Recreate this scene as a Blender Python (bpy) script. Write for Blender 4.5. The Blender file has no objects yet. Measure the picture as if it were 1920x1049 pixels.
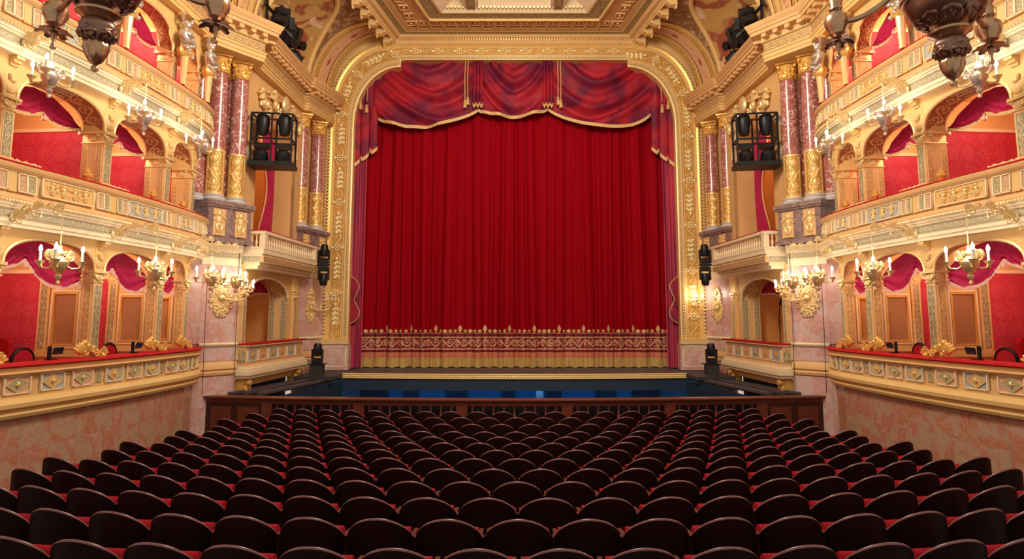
import bpy, math, random
from mathutils import Matrix, Vector
R = math.radians; PI = math.pi; sin = math.sin; cos = math.cos
random.seed(7)
scn = bpy.context.scene
COL = scn.collection

# ------------------------------------------------------------------ camera, world, exposure
FPX, TILT, CAMZ = 1150.0, 6.2503, 2.92
cam = bpy.data.cameras.new('camera'); cam_o = bpy.data.objects.new('camera', cam); COL.objects.link(cam_o)
cam.sensor_fit = 'HORIZONTAL'; cam.sensor_width = 36.0; cam.lens = 36.0*FPX/1920.0
cam_o.location = (0, 0, CAMZ); cam_o.rotation_euler = (R(90+TILT), 0, 0)
cam.shift_x = -(964.5-960)/1920.0; cam.shift_y = -(524.5-469.05)/1920.0
cam.clip_end = 200
scn.camera = cam_o
scn.view_settings.view_transform = 'Standard'; scn.view_settings.look = 'None'
scn.view_settings.gamma = 1.0; scn.view_settings.use_curve_mapping = False
scn.view_settings.exposure = 0.0
world = bpy.data.worlds.new('world'); scn.world = world; world.use_nodes = True
wb = world.node_tree.nodes['Background']; wb.inputs[0].default_value = (1.0, 0.87, 0.72, 1); wb.inputs[1].default_value = 0.58

def lamp(name, kind, loc, energy, color=(1, .78, .5), size=.25, rot=(0, 0, 0), size_y=None, spot=None):
    l = bpy.data.lights.new(name, kind); l.energy = energy; l.color = color
    if kind == 'AREA':
        l.size = size
        if size_y: l.shape = 'RECTANGLE'; l.size_y = size_y
    else: l.shadow_soft_size = size
    if kind == 'SPOT': l.spot_size = R(spot or 60); l.spot_blend = .6
    o = bpy.data.objects.new(name, l); COL.objects.link(o); o.location = loc; o.rotation_euler = rot
    return o
# the great chandelier of the auditorium, hanging out of frame above the stalls
lamp('great_chandelier_light', 'POINT', (0, 9.2, 10.6), 2500, (1, .89, .72), 1.4)
# front-of-house spotlights on the house curtain
lamp('curtain_spot_light', 'SPOT', (0, 2.0, 10.5), 1700, (1, .78, .62), .8, (R(72), 0, 0), spot=50)
# blue work light in the orchestra pit
lamp('pit_work_light', 'AREA', (0, 19.2, .95), 30, (.05, .42, .95), 9.0, (R(50), 0, 0), size_y=.3)

# ------------------------------------------------------------------ material helpers
MATS = {}
class NT:
    def __init__(s, name, rough=.5, metal=0.0, spec=.4):
        s.m = bpy.data.materials.new(name); s.m.use_nodes = True; s.t = s.m.node_tree
        s.b = s.t.nodes['Principled BSDF']; s.b.inputs['Roughness'].default_value = rough
        s.b.inputs['Metallic'].default_value = metal
        s.b.inputs['Specular IOR Level'].default_value = spec
        MATS[name] = s.m
    def n(s, t, **k):
        x = s.t.nodes.new(t)
        for a, b in k.items(): setattr(x, a, b)
        return x
    def put(s, sock, v):
        if isinstance(v, bpy.types.NodeSocket): s.t.links.new(v, sock)
        elif isinstance(v, (tuple, list)) and len(v) == 3 and sock.type == 'RGBA': sock.default_value = (*v, 1)
        else: sock.default_value = v
    def M(s, op, a, b=0.0, c=0.0):
        x = s.n('ShaderNodeMath', operation=op)
        s.put(x.inputs[0], a); s.put(x.inputs[1], b)
        if op in ('MULTIPLY_ADD', 'SMOOTH_MIN', 'SMOOTH_MAX', 'COMPARE'): s.put(x.inputs[2], c)
        return x.outputs[0]
    def step(s, v, lo, hi):
        x = s.n('ShaderNodeMapRange', interpolation_type='SMOOTHSTEP')
        s.put(x.inputs[0], v); s.put(x.inputs[1], lo); s.put(x.inputs[2], hi); return x.outputs[0]
    def mix(s, f, a, b):
        x = s.n('ShaderNodeMix', data_type='RGBA'); s.put(x.inputs[0], f); s.put(x.inputs[6], a); s.put(x.inputs[7], b); return x.outputs[2]
    def uv(s):
        x = s.n('ShaderNodeUVMap'); sp = s.n('ShaderNodeSeparateXYZ'); s.t.links.new(x.outputs[0], sp.inputs[0]); return x.outputs[0], sp.outputs[0], sp.outputs[1]
    def obj(s): return s.n('ShaderNodeTexCoord').outputs['Object']
    def pos(s): return s.n('ShaderNodeNewGeometry').outputs['Position']
    def xyz(s, v):
        sp = s.n('ShaderNodeSeparateXYZ'); s.put(sp.inputs[0], v); return sp.outputs
    def noise(s, scale, vec=None, detail=4, dist=0.0, rough=.55):
        x = s.n('ShaderNodeTexNoise'); x.inputs['Scale'].default_value = scale; x.inputs['Detail'].default_value = detail
        x.inputs['Distortion'].default_value = dist; x.inputs['Roughness'].default_value = rough
        if vec is not None: s.put(x.inputs['Vector'], vec)
        return x.outputs[0]
    def voro(s, scale, vec=None, feature='F1', out=0):
        x = s.n('ShaderNodeTexVoronoi', feature=feature); x.inputs['Scale'].default_value = scale
        if vec is not None: s.put(x.inputs['Vector'], vec)
        return x.outputs[out]
    def ramp(s, v, stops):
        x = s.n('ShaderNodeValToRGB'); e = x.color_ramp.elements
        while len(e) < len(stops): e.new(.5)
        for k, (p, c) in zip(e, stops): k.position = p; k.color = (*c, 1)
        s.put(x.inputs[0], v); return x.outputs[0]
    def col(s, v): s.put(s.b.inputs['Base Color'], v)
    def bump(s, h, strength=.5, dist=.02):
        x = s.n('ShaderNodeBump'); x.inputs['Strength'].default_value = strength; x.inputs['Distance'].default_value = dist
        s.put(x.inputs['Height'], h); s.t.links.new(x.outputs[0], s.b.inputs['Normal'])

def plain(name, c, rough=.5, metal=0., var=.12, scale=6., spec=.4, bump=0.):
    k = NT(name, rough, metal, spec); p = k.pos(); nz = k.noise(scale, p, 5)
    k.col(k.mix(nz, tuple(x*(1-var*1.3) for x in c), tuple(min(1, x*(1+var)) for x in c)))
    if bump: k.bump(k.noise(scale*6, p, 3), bump, .01)
    return k
def emit(name, c, strength):
    k = NT(name, .5); k.col(c); k.b.inputs['Emission Color'].default_value = (*c, 1); k.b.inputs['Emission Strength'].default_value = strength
def ornament(name, ground, relief, per=1.6, rough=.42, metal=.25, both=False, strength=.7, fine=7.0):
    """raised scrollwork along a strip: UV u runs along the strip (in strip widths), v across 0..1"""
    k = NT(name, rough, metal); vec, u, v = k.uv()
    y = k.M('SUBTRACT', v, .5); ay = k.M('ABSOLUTE', y)
    ph = k.M('MULTIPLY', u, 2*PI/per)
    vine = k.M('ABSOLUTE', k.M('SUBTRACT', y, k.M('MULTIPLY', k.M('SINE', ph), .24)))
    m1 = k.M('SUBTRACT', 1.0, k.step(vine, .035, .085))
    # spirals in the lobes of the vine
    fx = k.M('SUBTRACT', k.M('FRACT', k.M('ADD', k.M('DIVIDE', u, per/2), 0.0)), .5)
    sgn = k.M('SIGN', k.M('SINE', ph))
    cy = k.M('ADD', y, k.M('MULTIPLY', sgn, .10))
    dx = k.M('MULTIPLY', fx, per/2)
    rr = k.M('SQRT', k.M('ADD', k.M('MULTIPLY', dx, dx), k.M('MULTIPLY', cy, cy)))
    ang = k.M('ARCTAN2', cy, dx)
    spir = k.M('SINE', k.M('ADD', k.M('MULTIPLY', rr, 34.0), ang))
    m2 = k.M('MULTIPLY', k.step(spir, .1, .6), k.M('SUBTRACT', 1.0, k.step(rr, .2, .27)))
    # acanthus leaves
    vn = k.n('ShaderNodeMapping'); k.put(vn.inputs[0], vec); 
    sc = k.n('ShaderNodeCombineXYZ'); k.put(sc.inputs[0], u); k.put(sc.inputs[1], ay)
    lf = k.voro(fine, sc.outputs[0])
    m3 = k.M('MULTIPLY', k.M('SUBTRACT', 1.0, k.step(lf, .22, .42)), .85)
    m = k.M('MAXIMUM', k.M('MAXIMUM', m1, m2), m3)
    edge = k.step(ay, .41, .43)
    m = k.M('MAXIMUM', m, edge)
    k.col(k.mix(m, ground, relief)); k.bump(m, strength, .03)
    return k

GOLD = (.86, .50, .13); GOLDL = (.95, .66, .27); TAN = (.78, .47, .20); CREAM = (.92, .76, .50)
plain('plaster_tan', TAN, .55, .0, .10, 3)
plain('plaster_cream', CREAM, .5, .0, .08, 3)
plain('plaster_warm', (.80, .52, .20), .5, .05, .10, 3)
plain('gold_leaf', GOLD, .34, .35, .14, 14)
plain('gold_pale', (.92, .66, .30), .36, .3, .12, 14)
plain('gold_bright', (.95, .72, .36), .3, .45, .1, 20)
ornament('orn_green', (.36, .33, .20), (.93, .72, .38), 1.6)
ornament('orn_frieze', (.47, .46, .34), (.92, .74, .42), 1.6)
ornament('orn_gold', (.72, .40, .09), (.98, .68, .28), 1.5, .36, .4)
ornament('orn_tan', (.58, .34, .13), (.93, .66, .32), 1.6)
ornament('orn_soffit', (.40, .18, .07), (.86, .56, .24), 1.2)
ornament('orn_pink', (.72, .40, .24), (.93, .70, .40), 1.4)
ornament('orn_olive', (.33, .30, .15), (.62, .50, .24), 1.4)
ornament('orn_cornice', (.62, .37, .13), (.90, .62, .28), .55, .45, .15, fine=5.0)
plain('ground_pink', (.74, .41, .25), .55, 0, .1, 9)
plain('ground_blue', (.45, .45, .42), .55, 0, .1, 9)
plain('ground_green', (.47, .42, .24), .5, .05, .1, 9)
plain('ground_gold', (.84, .52, .19), .45, .15, .1, 9)
plain('red_paint', (.48, .10, .06), .5, 0, .15, 10)
plain('brown_panel', (.43, .20, .09), .4, 0, .18, 2.5)
plain('painted_brown', (.40, .23, .07), .5, 0, .25, 3)
plain('orange_wall', (.72, .33, .09), .6, 0, .1, 2)
plain('velvet_rail', (.50, .01, .015), .75, 0, .2, 12, .2)
plain('drape_crimson', (.48, .012, .075), .7, 0, .2, 3, .25)
plain('fringe_gold', (.72, .47, .20), .6, .1, .25, 30)
plain('fringe_pink', (.82, .48, .38), .6, 0, .2, 30)
plain('plush_red', (.40, .004, .014), .8, 0, .12, 20, .25)
plain('black_metal', (.012, .012, .014), .42, .2, .3, 12)
plain('black_glass', (.02, .022, .03), .12, 0, .2, 12, .6)
plain('deck_black', (.035, .03, .032), .55, 0, .25, 3)
plain('stage_boards', (.085, .065, .07), .5, 0, .2, 3)
plain('pit_navy', (.012, .03, .06), .6, 0, .2, 3)
plain('pit_blue', (.03, .16, .34), .6, 0, .25, 2)
plain('white_marble', (.62, .58, .58), .3, 0, .15, 9)
plain('white_wax', (.9, .87, .8), .5, 0, .03, 9)
plain('bronze', (.52, .33, .20), .26, .85, .25, 9)
plain('bronze_dark', (.26, .16, .12), .3, .8, .3, 9)
plain('silver_gilt', (.72, .62, .52), .3, .6, .2, 18)
plain('canvas_grey', (.62, .60, .66), .7, 0, .1, 5)
emit('bulb_glow', (1.0, .93, .86), 26.0)

def wood(name, a, b, rough=.35, spec=.5):
    k = NT(name, rough, 0, spec); p = k.n('ShaderNodeMapping'); k.put(p.inputs[0], k.obj()); p.inputs['Scale'].default_value = (3, 3, .6)
    k.col(k.mix(k.noise(6, p.outputs[0], 6, 1.2), a, b))
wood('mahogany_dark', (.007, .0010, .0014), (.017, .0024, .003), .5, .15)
wood('mahogany_rim', (.15, .05, .05), (.24, .09, .085), .3)
wood('mahogany_arm', (.10, .03, .02), (.17, .05, .03), .35)
wood('mahogany_rail', (.10, .022, .012), (.19, .045, .022), .3)
wood('mahogany_panel', (.035, .010, .006), (.075, .02, .01), .35)

k = NT('marble_red', .16, 0, .6); p = k.pos()
d = k.noise(3.0, p, 5, .8)
vv = k.n('ShaderNodeVectorMath', operation='ADD'); sc = k.n('ShaderNodeVectorMath', operation='SCALE')
nn = k.n('ShaderNodeTexNoise'); nn.inputs['Scale'].default_value = 4; k.put(nn.inputs['Vector'], p)
k.put(sc.inputs[0], nn.outputs[1]); sc.inputs['Scale'].default_value = .35
k.put(vv.inputs[0], p); k.put(vv.inputs[1], sc.outputs[0])
e = k.voro(8.0, vv.outputs[0], 'DISTANCE_TO_EDGE')
vein = k.M('MULTIPLY', k.M('SUBTRACT', 1.0, k.step(e, .01, .075)), k.step(k.noise(5, p, 3), .36, .56))
k.col(k.mix(vein, k.mix(d, (.30, .075, .065), (.50, .17, .14)), (.82, .60, .54)))

def pink_marble(name, stops, veinc):
    k = NT(name, .28, 0, .5); p = k.obj(); inf = k.n('ShaderNodeObjectInfo')
    ofs = k.n('ShaderNodeVectorMath', operation='ADD'); k.put(ofs.inputs[0], p); cb = k.n('ShaderNodeCombineXYZ')
    for i in range(3): k.put(cb.inputs[i], k.M('MULTIPLY', inf.outputs['Random'], 17.0+9*i))
    k.put(ofs.inputs[1], cb.outputs[0]); q = ofs.outputs[0]
    a = k.noise(1.9, q, 5, 1.1); b2 = k.noise(5, q, 4, 1.5)
    c = k.ramp(a, [(q, c) for q, c in zip((.30, .45, .55, .68, .8), stops)])
    ve = k.M('SUBTRACT', 1.0, k.step(k.M('ABSOLUTE', k.M('SUBTRACT', b2, .5)), .004, .03))
    k.col(k.mix(k.M('MULTIPLY', ve, .3), c, veinc))
pink_marble('marble_pink', [(.60, .40, .36), (.70, .49, .44), (.64, .32, .26), (.72, .47, .43), (.78, .62, .58)], (.86, .72, .68))
pink_marble('marble_pink_warm_lit', [(.42, .25, .15), (.50, .31, .20), (.50, .17, .10), (.55, .29, .20), (.56, .39, .28)], (.64, .46, .34))  # pink marble again, with the different light at the stalls painted into its tones

k = NT('marble_grey', .25, 0, .5); p = k.pos(); a = k.noise(5, p, 6, 2.)
k.col(k.ramp(a, [(.3, (.16, .10, .10)), (.5, (.27, .17, .16)), (.62, (.36, .25, .22)), (.7, (.24, .15, .15))]))

k = NT('damask_red', .6, 0, .3); vec, u, v = k.uv()
def cell(k, val, per): return k.M('SUBTRACT', k.M('FRACT', k.M('DIVIDE', val, per)), .5)
cx, cy = cell(k, u, .30), cell(k, v, .34)
r1 = k.M('SQRT', k.M('ADD', k.M('MULTIPLY', cx, cx), k.M('MULTIPLY', cy, cy)))
ring = k.step(k.M('SINE', k.M('MULTIPLY', r1, 42.0)), .2, .7)
leaf = k.M('SUBTRACT', 1.0, k.step(k.voro(18, vec), .2, .45))
pat = k.M('MULTIPLY', k.M('MAXIMUM', k.M('MULTIPLY', ring, k.M('SUBTRACT', 1.0, k.step(r1, .3, .42))), k.M('MULTIPLY', leaf, .7)), .6)
k.col(k.mix(pat, (.60, .045, .085), (.76, .14, .18)))

k = NT('curtain_red', .8, 0, .08); p = k.pos(); mp = k.n('ShaderNodeMapping'); k.put(mp.inputs[0], p); mp.inputs['Scale'].default_value = (3.2, 1, .05)
k.col(k.mix(k.noise(2.2, mp.outputs[0], 4), (.23, .0, .004), (.36, .0, .008)))

k = NT('valance_cloth', .6, 0, .25); p = k.pos()
k.col(k.mix(k.step(k.noise(1.1, p, 3, .6), .35, .65), (.15, .010, .04), (.44, .016, .03)))
k = NT('valance_leg', .6, 0, .25); p = k.pos(); mp = k.n('ShaderNodeMapping'); k.put(mp.inputs[0], p); mp.inputs['Scale'].default_value = (5, 1, .12)
k.col(k.mix(k.step(k.noise(2., mp.outputs[0], 3, .3), .38, .62), (.24, .025, .07), (.52, .045, .085)))

def band_mat(name, ground, relief, per, fine):
    ornament(name, ground, relief, per, .65, 0, strength=.3, fine=fine)
band_mat('embroidery', (.26, .006, .012), (.62, .42, .22), 1.3, 5.)
plain('band_purple', (.17, .004, .03), .6, 0, .2, 10)
k = NT('lattice', .65); vec, u, v = k.uv()
aa = k.M('FRACT', k.M('ADD', k.M('MULTIPLY', u, 2.0), k.M('MULTIPLY', v, 2.0))); bb = k.M('FRACT', k.M('SUBTRACT', k.M('MULTIPLY', u, 2.0), k.M('MULTIPLY', v, 2.0)))
lt = k.M('MAXIMUM', k.step(k.M('ABSOLUTE', k.M('SUBTRACT', aa, .5)), .22, .3), k.step(k.M('ABSOLUTE', k.M('SUBTRACT', bb, .5)), .22, .3))
k.col(k.mix(lt, (.30, .01, .02), (.66, .24, .12)))
k = NT('stage_fringe', .7); p = k.pos(); mp = k.n('ShaderNodeMapping'); k.put(mp.inputs[0], p); mp.inputs['Scale'].default_value = (40, 1, .8)
k.col(k.mix(k.noise(2.2, mp.outputs[0], 3), (.34, .20, .05), (.66, .44, .15)))
# ceiling and vault paintings: loose figures in reds and creams on a golden ground
def painting(name, g1, g2, f1, f2, scale):
    k = NT(name, .5); p = k.pos(); a = k.noise(scale, p, 2, 1.2); b = k.noise(scale*1.7, p, 3, .8)
    c = k.mix(k.noise(.8, p, 2), g1, g2)
    c = k.mix(k.step(a, .50, .58), c, f1); c = k.mix(k.step(b, .58, .65), c, f2); k.col(c)
painting('fresco', (.46, .27, .08), (.60, .37, .13), (.34, .09, .05), (.70, .50, .30), 1.0)
painting('fresco_cherub', (.26, .13, .06), (.32, .16, .07), (.50, .32, .18), (.60, .42, .26), 2.6)
painting('fresco_ceiling', (.40, .18, .07), (.45, .24, .10), (.28, .06, .05), (.52, .36, .32), 1.3)

# ------------------------------------------------------------------ mesh helpers
MIRROR = Matrix.Diagonal((-1, 1, 1, 1))
class S: side = -1       # -1 builds as written (left of the stage), +1 builds the mirror image
def T(x=0, y=0, z=0): return Matrix.Translation((x, y, z))
def RZ(a): return Matrix.Rotation(a, 4, 'Z')
def RX(a): return Matrix.Rotation(a, 4, 'X')
def RY(a): return Matrix.Rotation(a, 4, 'Y')
def SC(x, y, z): return Matrix.Diagonal((x, y, z, 1))

class MB:
    def __init__(s): s.v = []; s.f = []; s.uv = []
    def add(s, vs, fs, M=None, uvs=None):
        o = len(s.v)
        if M is not None: vs = [tuple(M @ Vector(p)) for p in vs]
        s.v += [tuple(p) for p in vs]
        for i, f in enumerate(fs):
            s.f.append([a+o for a in f])
            if uvs is not None and i < len(uvs) and uvs[i] is not None: s.uv.append(uvs[i])
            else: s.uv.append(None)
        return s
    def box(s, c, d, M=None):
        x, y, z = c; a, b, h = d[0]/2, d[1]/2, d[2]/2
        vs = [(x+i*a, y+j*b, z+k*h) for i in (-1, 1) for j in (-1, 1) for k in (-1, 1)]
        fs = [(0, 1, 3, 2), (4, 6, 7, 5), (0, 4, 5, 1), (2, 3, 7, 6), (0, 2, 6, 4), (1, 5, 7, 3)]
        return s.add(vs, fs, M)
    def bar(s, p, q, w, h=None):
        h = h or w; p, q = Vector(p), Vector(q); d = q-p; L = d.length
        M = T(*p) @ d.to_track_quat('Z', 'Y').to_matrix().to_4x4()
        return s.box((0, 0, L/2), (w, h, L), M)
    def lathe(s, prof, n=16, M=None, flute=0, fn=0):
        vs = []; fs = []
        for r, z in prof:
            for i in range(n):
                a = 2*PI*i/n; k = r*(1+flute*cos(fn*a)) if flute else r
                vs.append((k*cos(a), k*sin(a), z))
        m = len(prof)
        for j in range(m-1):
            for i in range(n):
                a, b = j*n+i, j*n+(i+1) % n
                fs.append((a, b, b+n, a+n))
        fs.append(tuple(range(n-1, -1, -1))); fs.append(tuple((m-1)*n+i for i in range(n)))
        return s.add(vs, fs, M)
    def ell(s, c, r, M=None, n=8, m=5):
        if not isinstance(r, (tuple, list)): r = (r, r, r)
        vs = [(c[0], c[1], c[2]-r[2])]
        for j in range(1, m):
            t = -PI/2+PI*j/m
            for i in range(n):
                a = 2*PI*i/n; vs.append((c[0]+r[0]*cos(t)*cos(a), c[1]+r[1]*cos(t)*sin(a), c[2]+r[2]*sin(t)))
        vs.append((c[0], c[1], c[2]+r[2])); fs = []
        for i in range(n): fs.append((0, 1+(i+1) % n, 1+i))
        for j in range(m-2):
            for i in range(n):
                a, b = 1+j*n+i, 1+j*n+(i+1) % n; fs.append((a, b, b+n, a+n))
        t = len(vs)-1; b0 = 1+(m-2)*n
        for i in range(n): fs.append((b0+i, b0+(i+1) % n, t))
        return s.add(vs, fs, M)
    def tube(s, pts, r, n=6, M=None, closed=False):
        pts = [Vector(p) for p in pts]; k = len(pts); vs = []; fs = []
        rs = r if isinstance(r, (list, tuple)) else [r]*k
        up = Vector((0, 0, 1))
        prev = None
        for i, p in enumerate(pts):
            t = (pts[(i+1) % k] if closed or i < k-1 else p) - (pts[i-1] if closed or i > 0 else p)
            if t.length < 1e-9: t = Vector((0, 0, 1))
            t.normalize()
            if prev is None:
                a = t.cross(up if abs(t.z) < .9 else Vector((1, 0, 0))).normalized()
            else:
                a = prev - t*prev.dot(t); a = a.normalized() if a.length > 1e-6 else t.orthogonal().normalized()
            prev = a; b = t.cross(a)
            for j in range(n):
                w = 2*PI*j/n; vs.append(tuple(p+(a*cos(w)+b*sin(w))*rs[i]))
        for i in range(k if closed else k-1):
            i2 = (i+1) % k
            for j in range(n):
                fs.append((i*n+j, i*n+(j+1) % n, i2*n+(j+1) % n, i2*n+j))
        if not closed: fs.append(tuple(range(n-1, -1, -1))); fs.append(tuple((k-1)*n+j for j in range(n)))
        return s.add(vs, fs, M)
    def prism(s, poly, y0, y1, M=None):
        """polygon in local x,z extruded from y0 to y1"""
        n = len(poly); vs = [(x, y0, z) for x, z in poly]+[(x, y1, z) for x, z in poly]
        fs = [tuple(range(n)), tuple(range(2*n-1, n-1, -1))]
        for i in range(n): j = (i+1) % n; fs.append((j, i, i+n, j+n))
        return s.add(vs, fs, M)
    def grid(s, fn, ni, nj, M=None, uvf=None, flip=False):
        vs = [fn(i/ni, j/nj) for j in range(nj+1) for i in range(ni+1)]; fs = []; uvs = []
        for j in range(nj):
            for i in range(ni):
                a = j*(ni+1)+i; q = [a, a+1, a+ni+2, a+ni+1]
                cs = [(i/ni, j/nj), ((i+1)/ni, j/nj), ((i+1)/ni, (j+1)/nj), (i/ni, (j+1)/nj)]
                if flip: q = q[::-1]; cs = cs[::-1]
                fs.append(tuple(q)); uvs.append([uvf(*c) for c in cs] if uvf else None)
        return s.add(vs, fs, M, uvs)
    def sweep(s, path, prof, uvw=None, caps=False):
        """path: [(x,y,nx,ny,len)], prof: [(offset,z)]; offset goes along the normal (into the room)"""
        n = len(prof); vs = []; fs = []; uvs = []; acc = [0]
        for a, b in zip(prof, prof[1:]): acc.append(acc[-1]+math.hypot(b[0]-a[0], b[1]-a[1]))
        W = uvw or acc[-1] or 1
        for (x, y, nx, ny, L) in path:
            for o, z in prof: vs.append((x+nx*o, y+ny*o, z))
        for i in range(len(path)-1):
            for j in range(n-1):
                a = i*n+j; fs.append((a, a+n, a+n+1, a+1))
                u0, u1 = path[i][4]/W, path[i+1][4]/W
                uvs.append([(u0, acc[j]/W), (u1, acc[j]/W), (u1, acc[j+1]/W), (u0, acc[j+1]/W)])
        if caps:
            fs.append(tuple(range(n))); uvs.append(None)
            o = (len(path)-1)*n; fs.append(tuple(o+n-1-j for j in range(n))); uvs.append(None)
        return s.add(vs, fs, None, uvs)
    def mesh(s, name, mat, smooth=30):
        me = bpy.data.meshes.new(name); me.from_pydata(s.v, [], s.f)
        if any(u is not None for u in s.uv):
            ly = me.uv_layers.new(name='UVMap'); flat = []
            for f, u in zip(s.f, s.uv):
                for k in range(len(f)): flat += (u[k] if u is not None else (0.0, 0.0))
            ly.data.foreach_set('uv', flat)
        me.materials.append(MATS[mat])
        if smooth:
            me.polygons.foreach_set('use_smooth', [True]*len(me.polygons)); me.update()
            me.set_sharp_from_angle(angle=R(smooth))
        me.update()
        return me
MIRR = {}
def mirrored(me):
    if me.name not in MIRR:
        c = me.copy(); c.transform(MIRROR); c.flip_normals(); MIRR[me.name] = c
    return MIRR[me.name]
def side_word(): return 'left' if S.side < 0 else 'right'
def setp(o, label=None, cat=None, group=None, kind=None):
    if label: o['label'] = label.replace('{side}', side_word())
    if cat: o['category'] = cat
    if group: o['group'] = group.replace('{side}', side_word())
    if kind: o['kind'] = kind
    return o
def link(name, data, parent, M):
    o = bpy.data.objects.new(name, data); COL.objects.link(o)
    M = M if M is not None else Matrix.Identity(4)
    if S.side > 0: M = MIRROR @ M @ MIRROR
    if parent is not None: o.parent = parent
    o.matrix_local = M
    return o
def thing(name, label, cat, M=None, group=None, kind=None, parent=None):
    return setp(link(name, None, parent, M), label, cat, group, kind)
def obj(name, mb, mat=None, parent=None, M=None, smooth=30, label=None, cat=None, group=None, kind=None):
    me = mb.mesh(name, mat, smooth) if isinstance(mb, MB) else mb
    if S.side > 0: me = mirrored(me)
    return setp(link(name, me, parent, M), label, cat, group, kind)
def strip(w, h, depth=.02, along='z'):
    """flat ornamented plate in local x,z, front at y=0 facing -y; UV runs along the long side"""
    m = MB()
    m.box((0, depth/2+.001, 0), (w, depth, h))
    if along == 'z': m.grid(lambda a, b: ((a-.5)*w, 0, (b-.5)*h), 1, 1, uvf=lambda a, b: (b*h/w, a))
    else: m.grid(lambda a, b: ((a-.5)*w, 0, (b-.5)*h), 1, 1, uvf=lambda a, b: (a*w/h, b))
    return m
CACHE = {}
def cached(key, fn):
    if key not in CACHE: CACHE[key] = fn()
    return CACHE[key]
def smooth_path(pts, per=8):
    out = []; n = len(pts)
    for i in range(n-1):
        p0, p1, p2, p3 = pts[max(i-1, 0)], pts[i], pts[i+1], pts[min(i+2, n-1)]
        for j in range(per):
            t = j/per
            out.append(tuple(.5*(2*b+(-a+c)*t+(2*a-5*b+4*c-d)*t*t+(-a+3*b-3*c+d)*t**3) for a, b, c, d in zip(p0, p1, p2, p3)))
    out.append(pts[-1]); return out
def norm_path(pts, closed=False):
    """adds inward normals (left wall: +x) with mitred offsets, and the running length"""
    out = []; L = 0; n = len(pts)
    for i, p in enumerate(pts):
        def dirn(a, b):
            dx, dy = b[0]-a[0], b[1]-a[1]; l = math.hypot(dx, dy) or 1; return dx/l, dy/l
        d1 = dirn(pts[i-1], p) if i else dirn(p, pts[1]); d2 = dirn(p, pts[i+1]) if i < n-1 else d1
        n1 = (d1[1], -d1[0]); n2 = (d2[1], -d2[0]); nx, ny = n1[0]+n2[0], n1[1]+n2[1]; l2 = nx*nx+ny*ny
        k = 2/l2 if l2 > .3 else 2/.3
        if i: L += math.hypot(p[0]-pts[i-1][0], p[1]-pts[i-1][1])
        out.append((p[0], p[1], nx*k, ny*k, L))
    return out
def frame(P, Q, z=0.0):
    """local x from P towards Q, local -y into the room, z up"""
    a = math.atan2(Q[1]-P[1], Q[0]-P[0]); return T(P[0], P[1], z) @ RZ(a)
def ordinal(n): return '%d%s' % (n, 'th' if 10 <= n % 100 <= 20 else {1: 'st', 2: 'nd', 3: 'rd'}.get(n % 10, 'th'))
def project(x, y, z):
    c, s = cos(R(TILT)), sin(R(TILT)); dz = z-CAMZ; w = y*c+dz*s
    return 964.5+FPX*x/w, 469.05-FPX*(dz*c-y*s)/w

# ------------------------------------------------------------------ plan of the house (left half, mirrored for the right)
TP = norm_path(smooth_path([(-7.42, 4.6), (-7.33, 6.2), (-7.22, 7.8), (-7.13, 8.65), (-6.97, 9.6), (-6.86, 10.7), (-6.80, 12.0),
                            (-6.80, 12.9), (-6.88, 13.45), (-7.06, 13.9), (-7.34, 14.2)], 6))
PY = [6.75, 8.57, 10.38, 12.08, 13.12]          # pillars between the boxes
def at_s(s):
    for a, b in zip(TP, TP[1:]):
        if a[4] <= s <= b[4] or b is TP[-1]:
            t = (s-a[4])/(b[4]-a[4]); x, y = a[0]+(b[0]-a[0])*t, a[1]+(b[1]-a[1])*t
            dx, dy = b[0]-a[0], b[1]-a[1]; return x, y, math.atan2(dy, dx)
def s_of_y(Y):
    for a, b in zip(TP, TP[1:]):
        if a[1] <= Y <= b[1]: return a[4]+(b[4]-a[4])*(Y-a[1])/(b[1]-a[1])
def fr_s(s, o=0.0, z=0.0):
    x, y, a = at_s(s); return T(x, y, z) @ RZ(a) @ T(0, -o, 0)
PS = [s_of_y(y) for y in PY]
SLEN = TP[-1][4]
def ztop(Y): return .928+max(0.0, 10.93-Y)*.0722
def zfloor(Y): return ztop(Y)-.95
RAILZ = 1.13
def rail_y(x): return 13.72+x*x/82.0

# ------------------------------------------------------------------ stalls floor
m = MB(); m.grid(lambda a, b: (-7.6+15.2*a, -1.5+15.3*b, zfloor(-1.5+15.3*b)), 2, 40)
obj('floor', m, 'mahogany_panel', kind='structure', label='dark sloping floor of the stalls')

def marble_slabs(parent, M, w, z0, z1, cols, rows, gap=.0025):
    for i in range(cols):
        for j in range(rows):
            sw, sh = w/cols, (z1-z0)/rows
            me = cached(('slab', round(sw, 3), round(sh, 3)), lambda: MB().box((0, .015, 0), (sw-gap, .03, sh-gap)).mesh('marble_slab', 'marble_pink', 0))
            obj('marble_slab', me, parent=parent, M=M @ T((i+.5)*sw, 0, z0+(j+.5)*sh))

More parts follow.
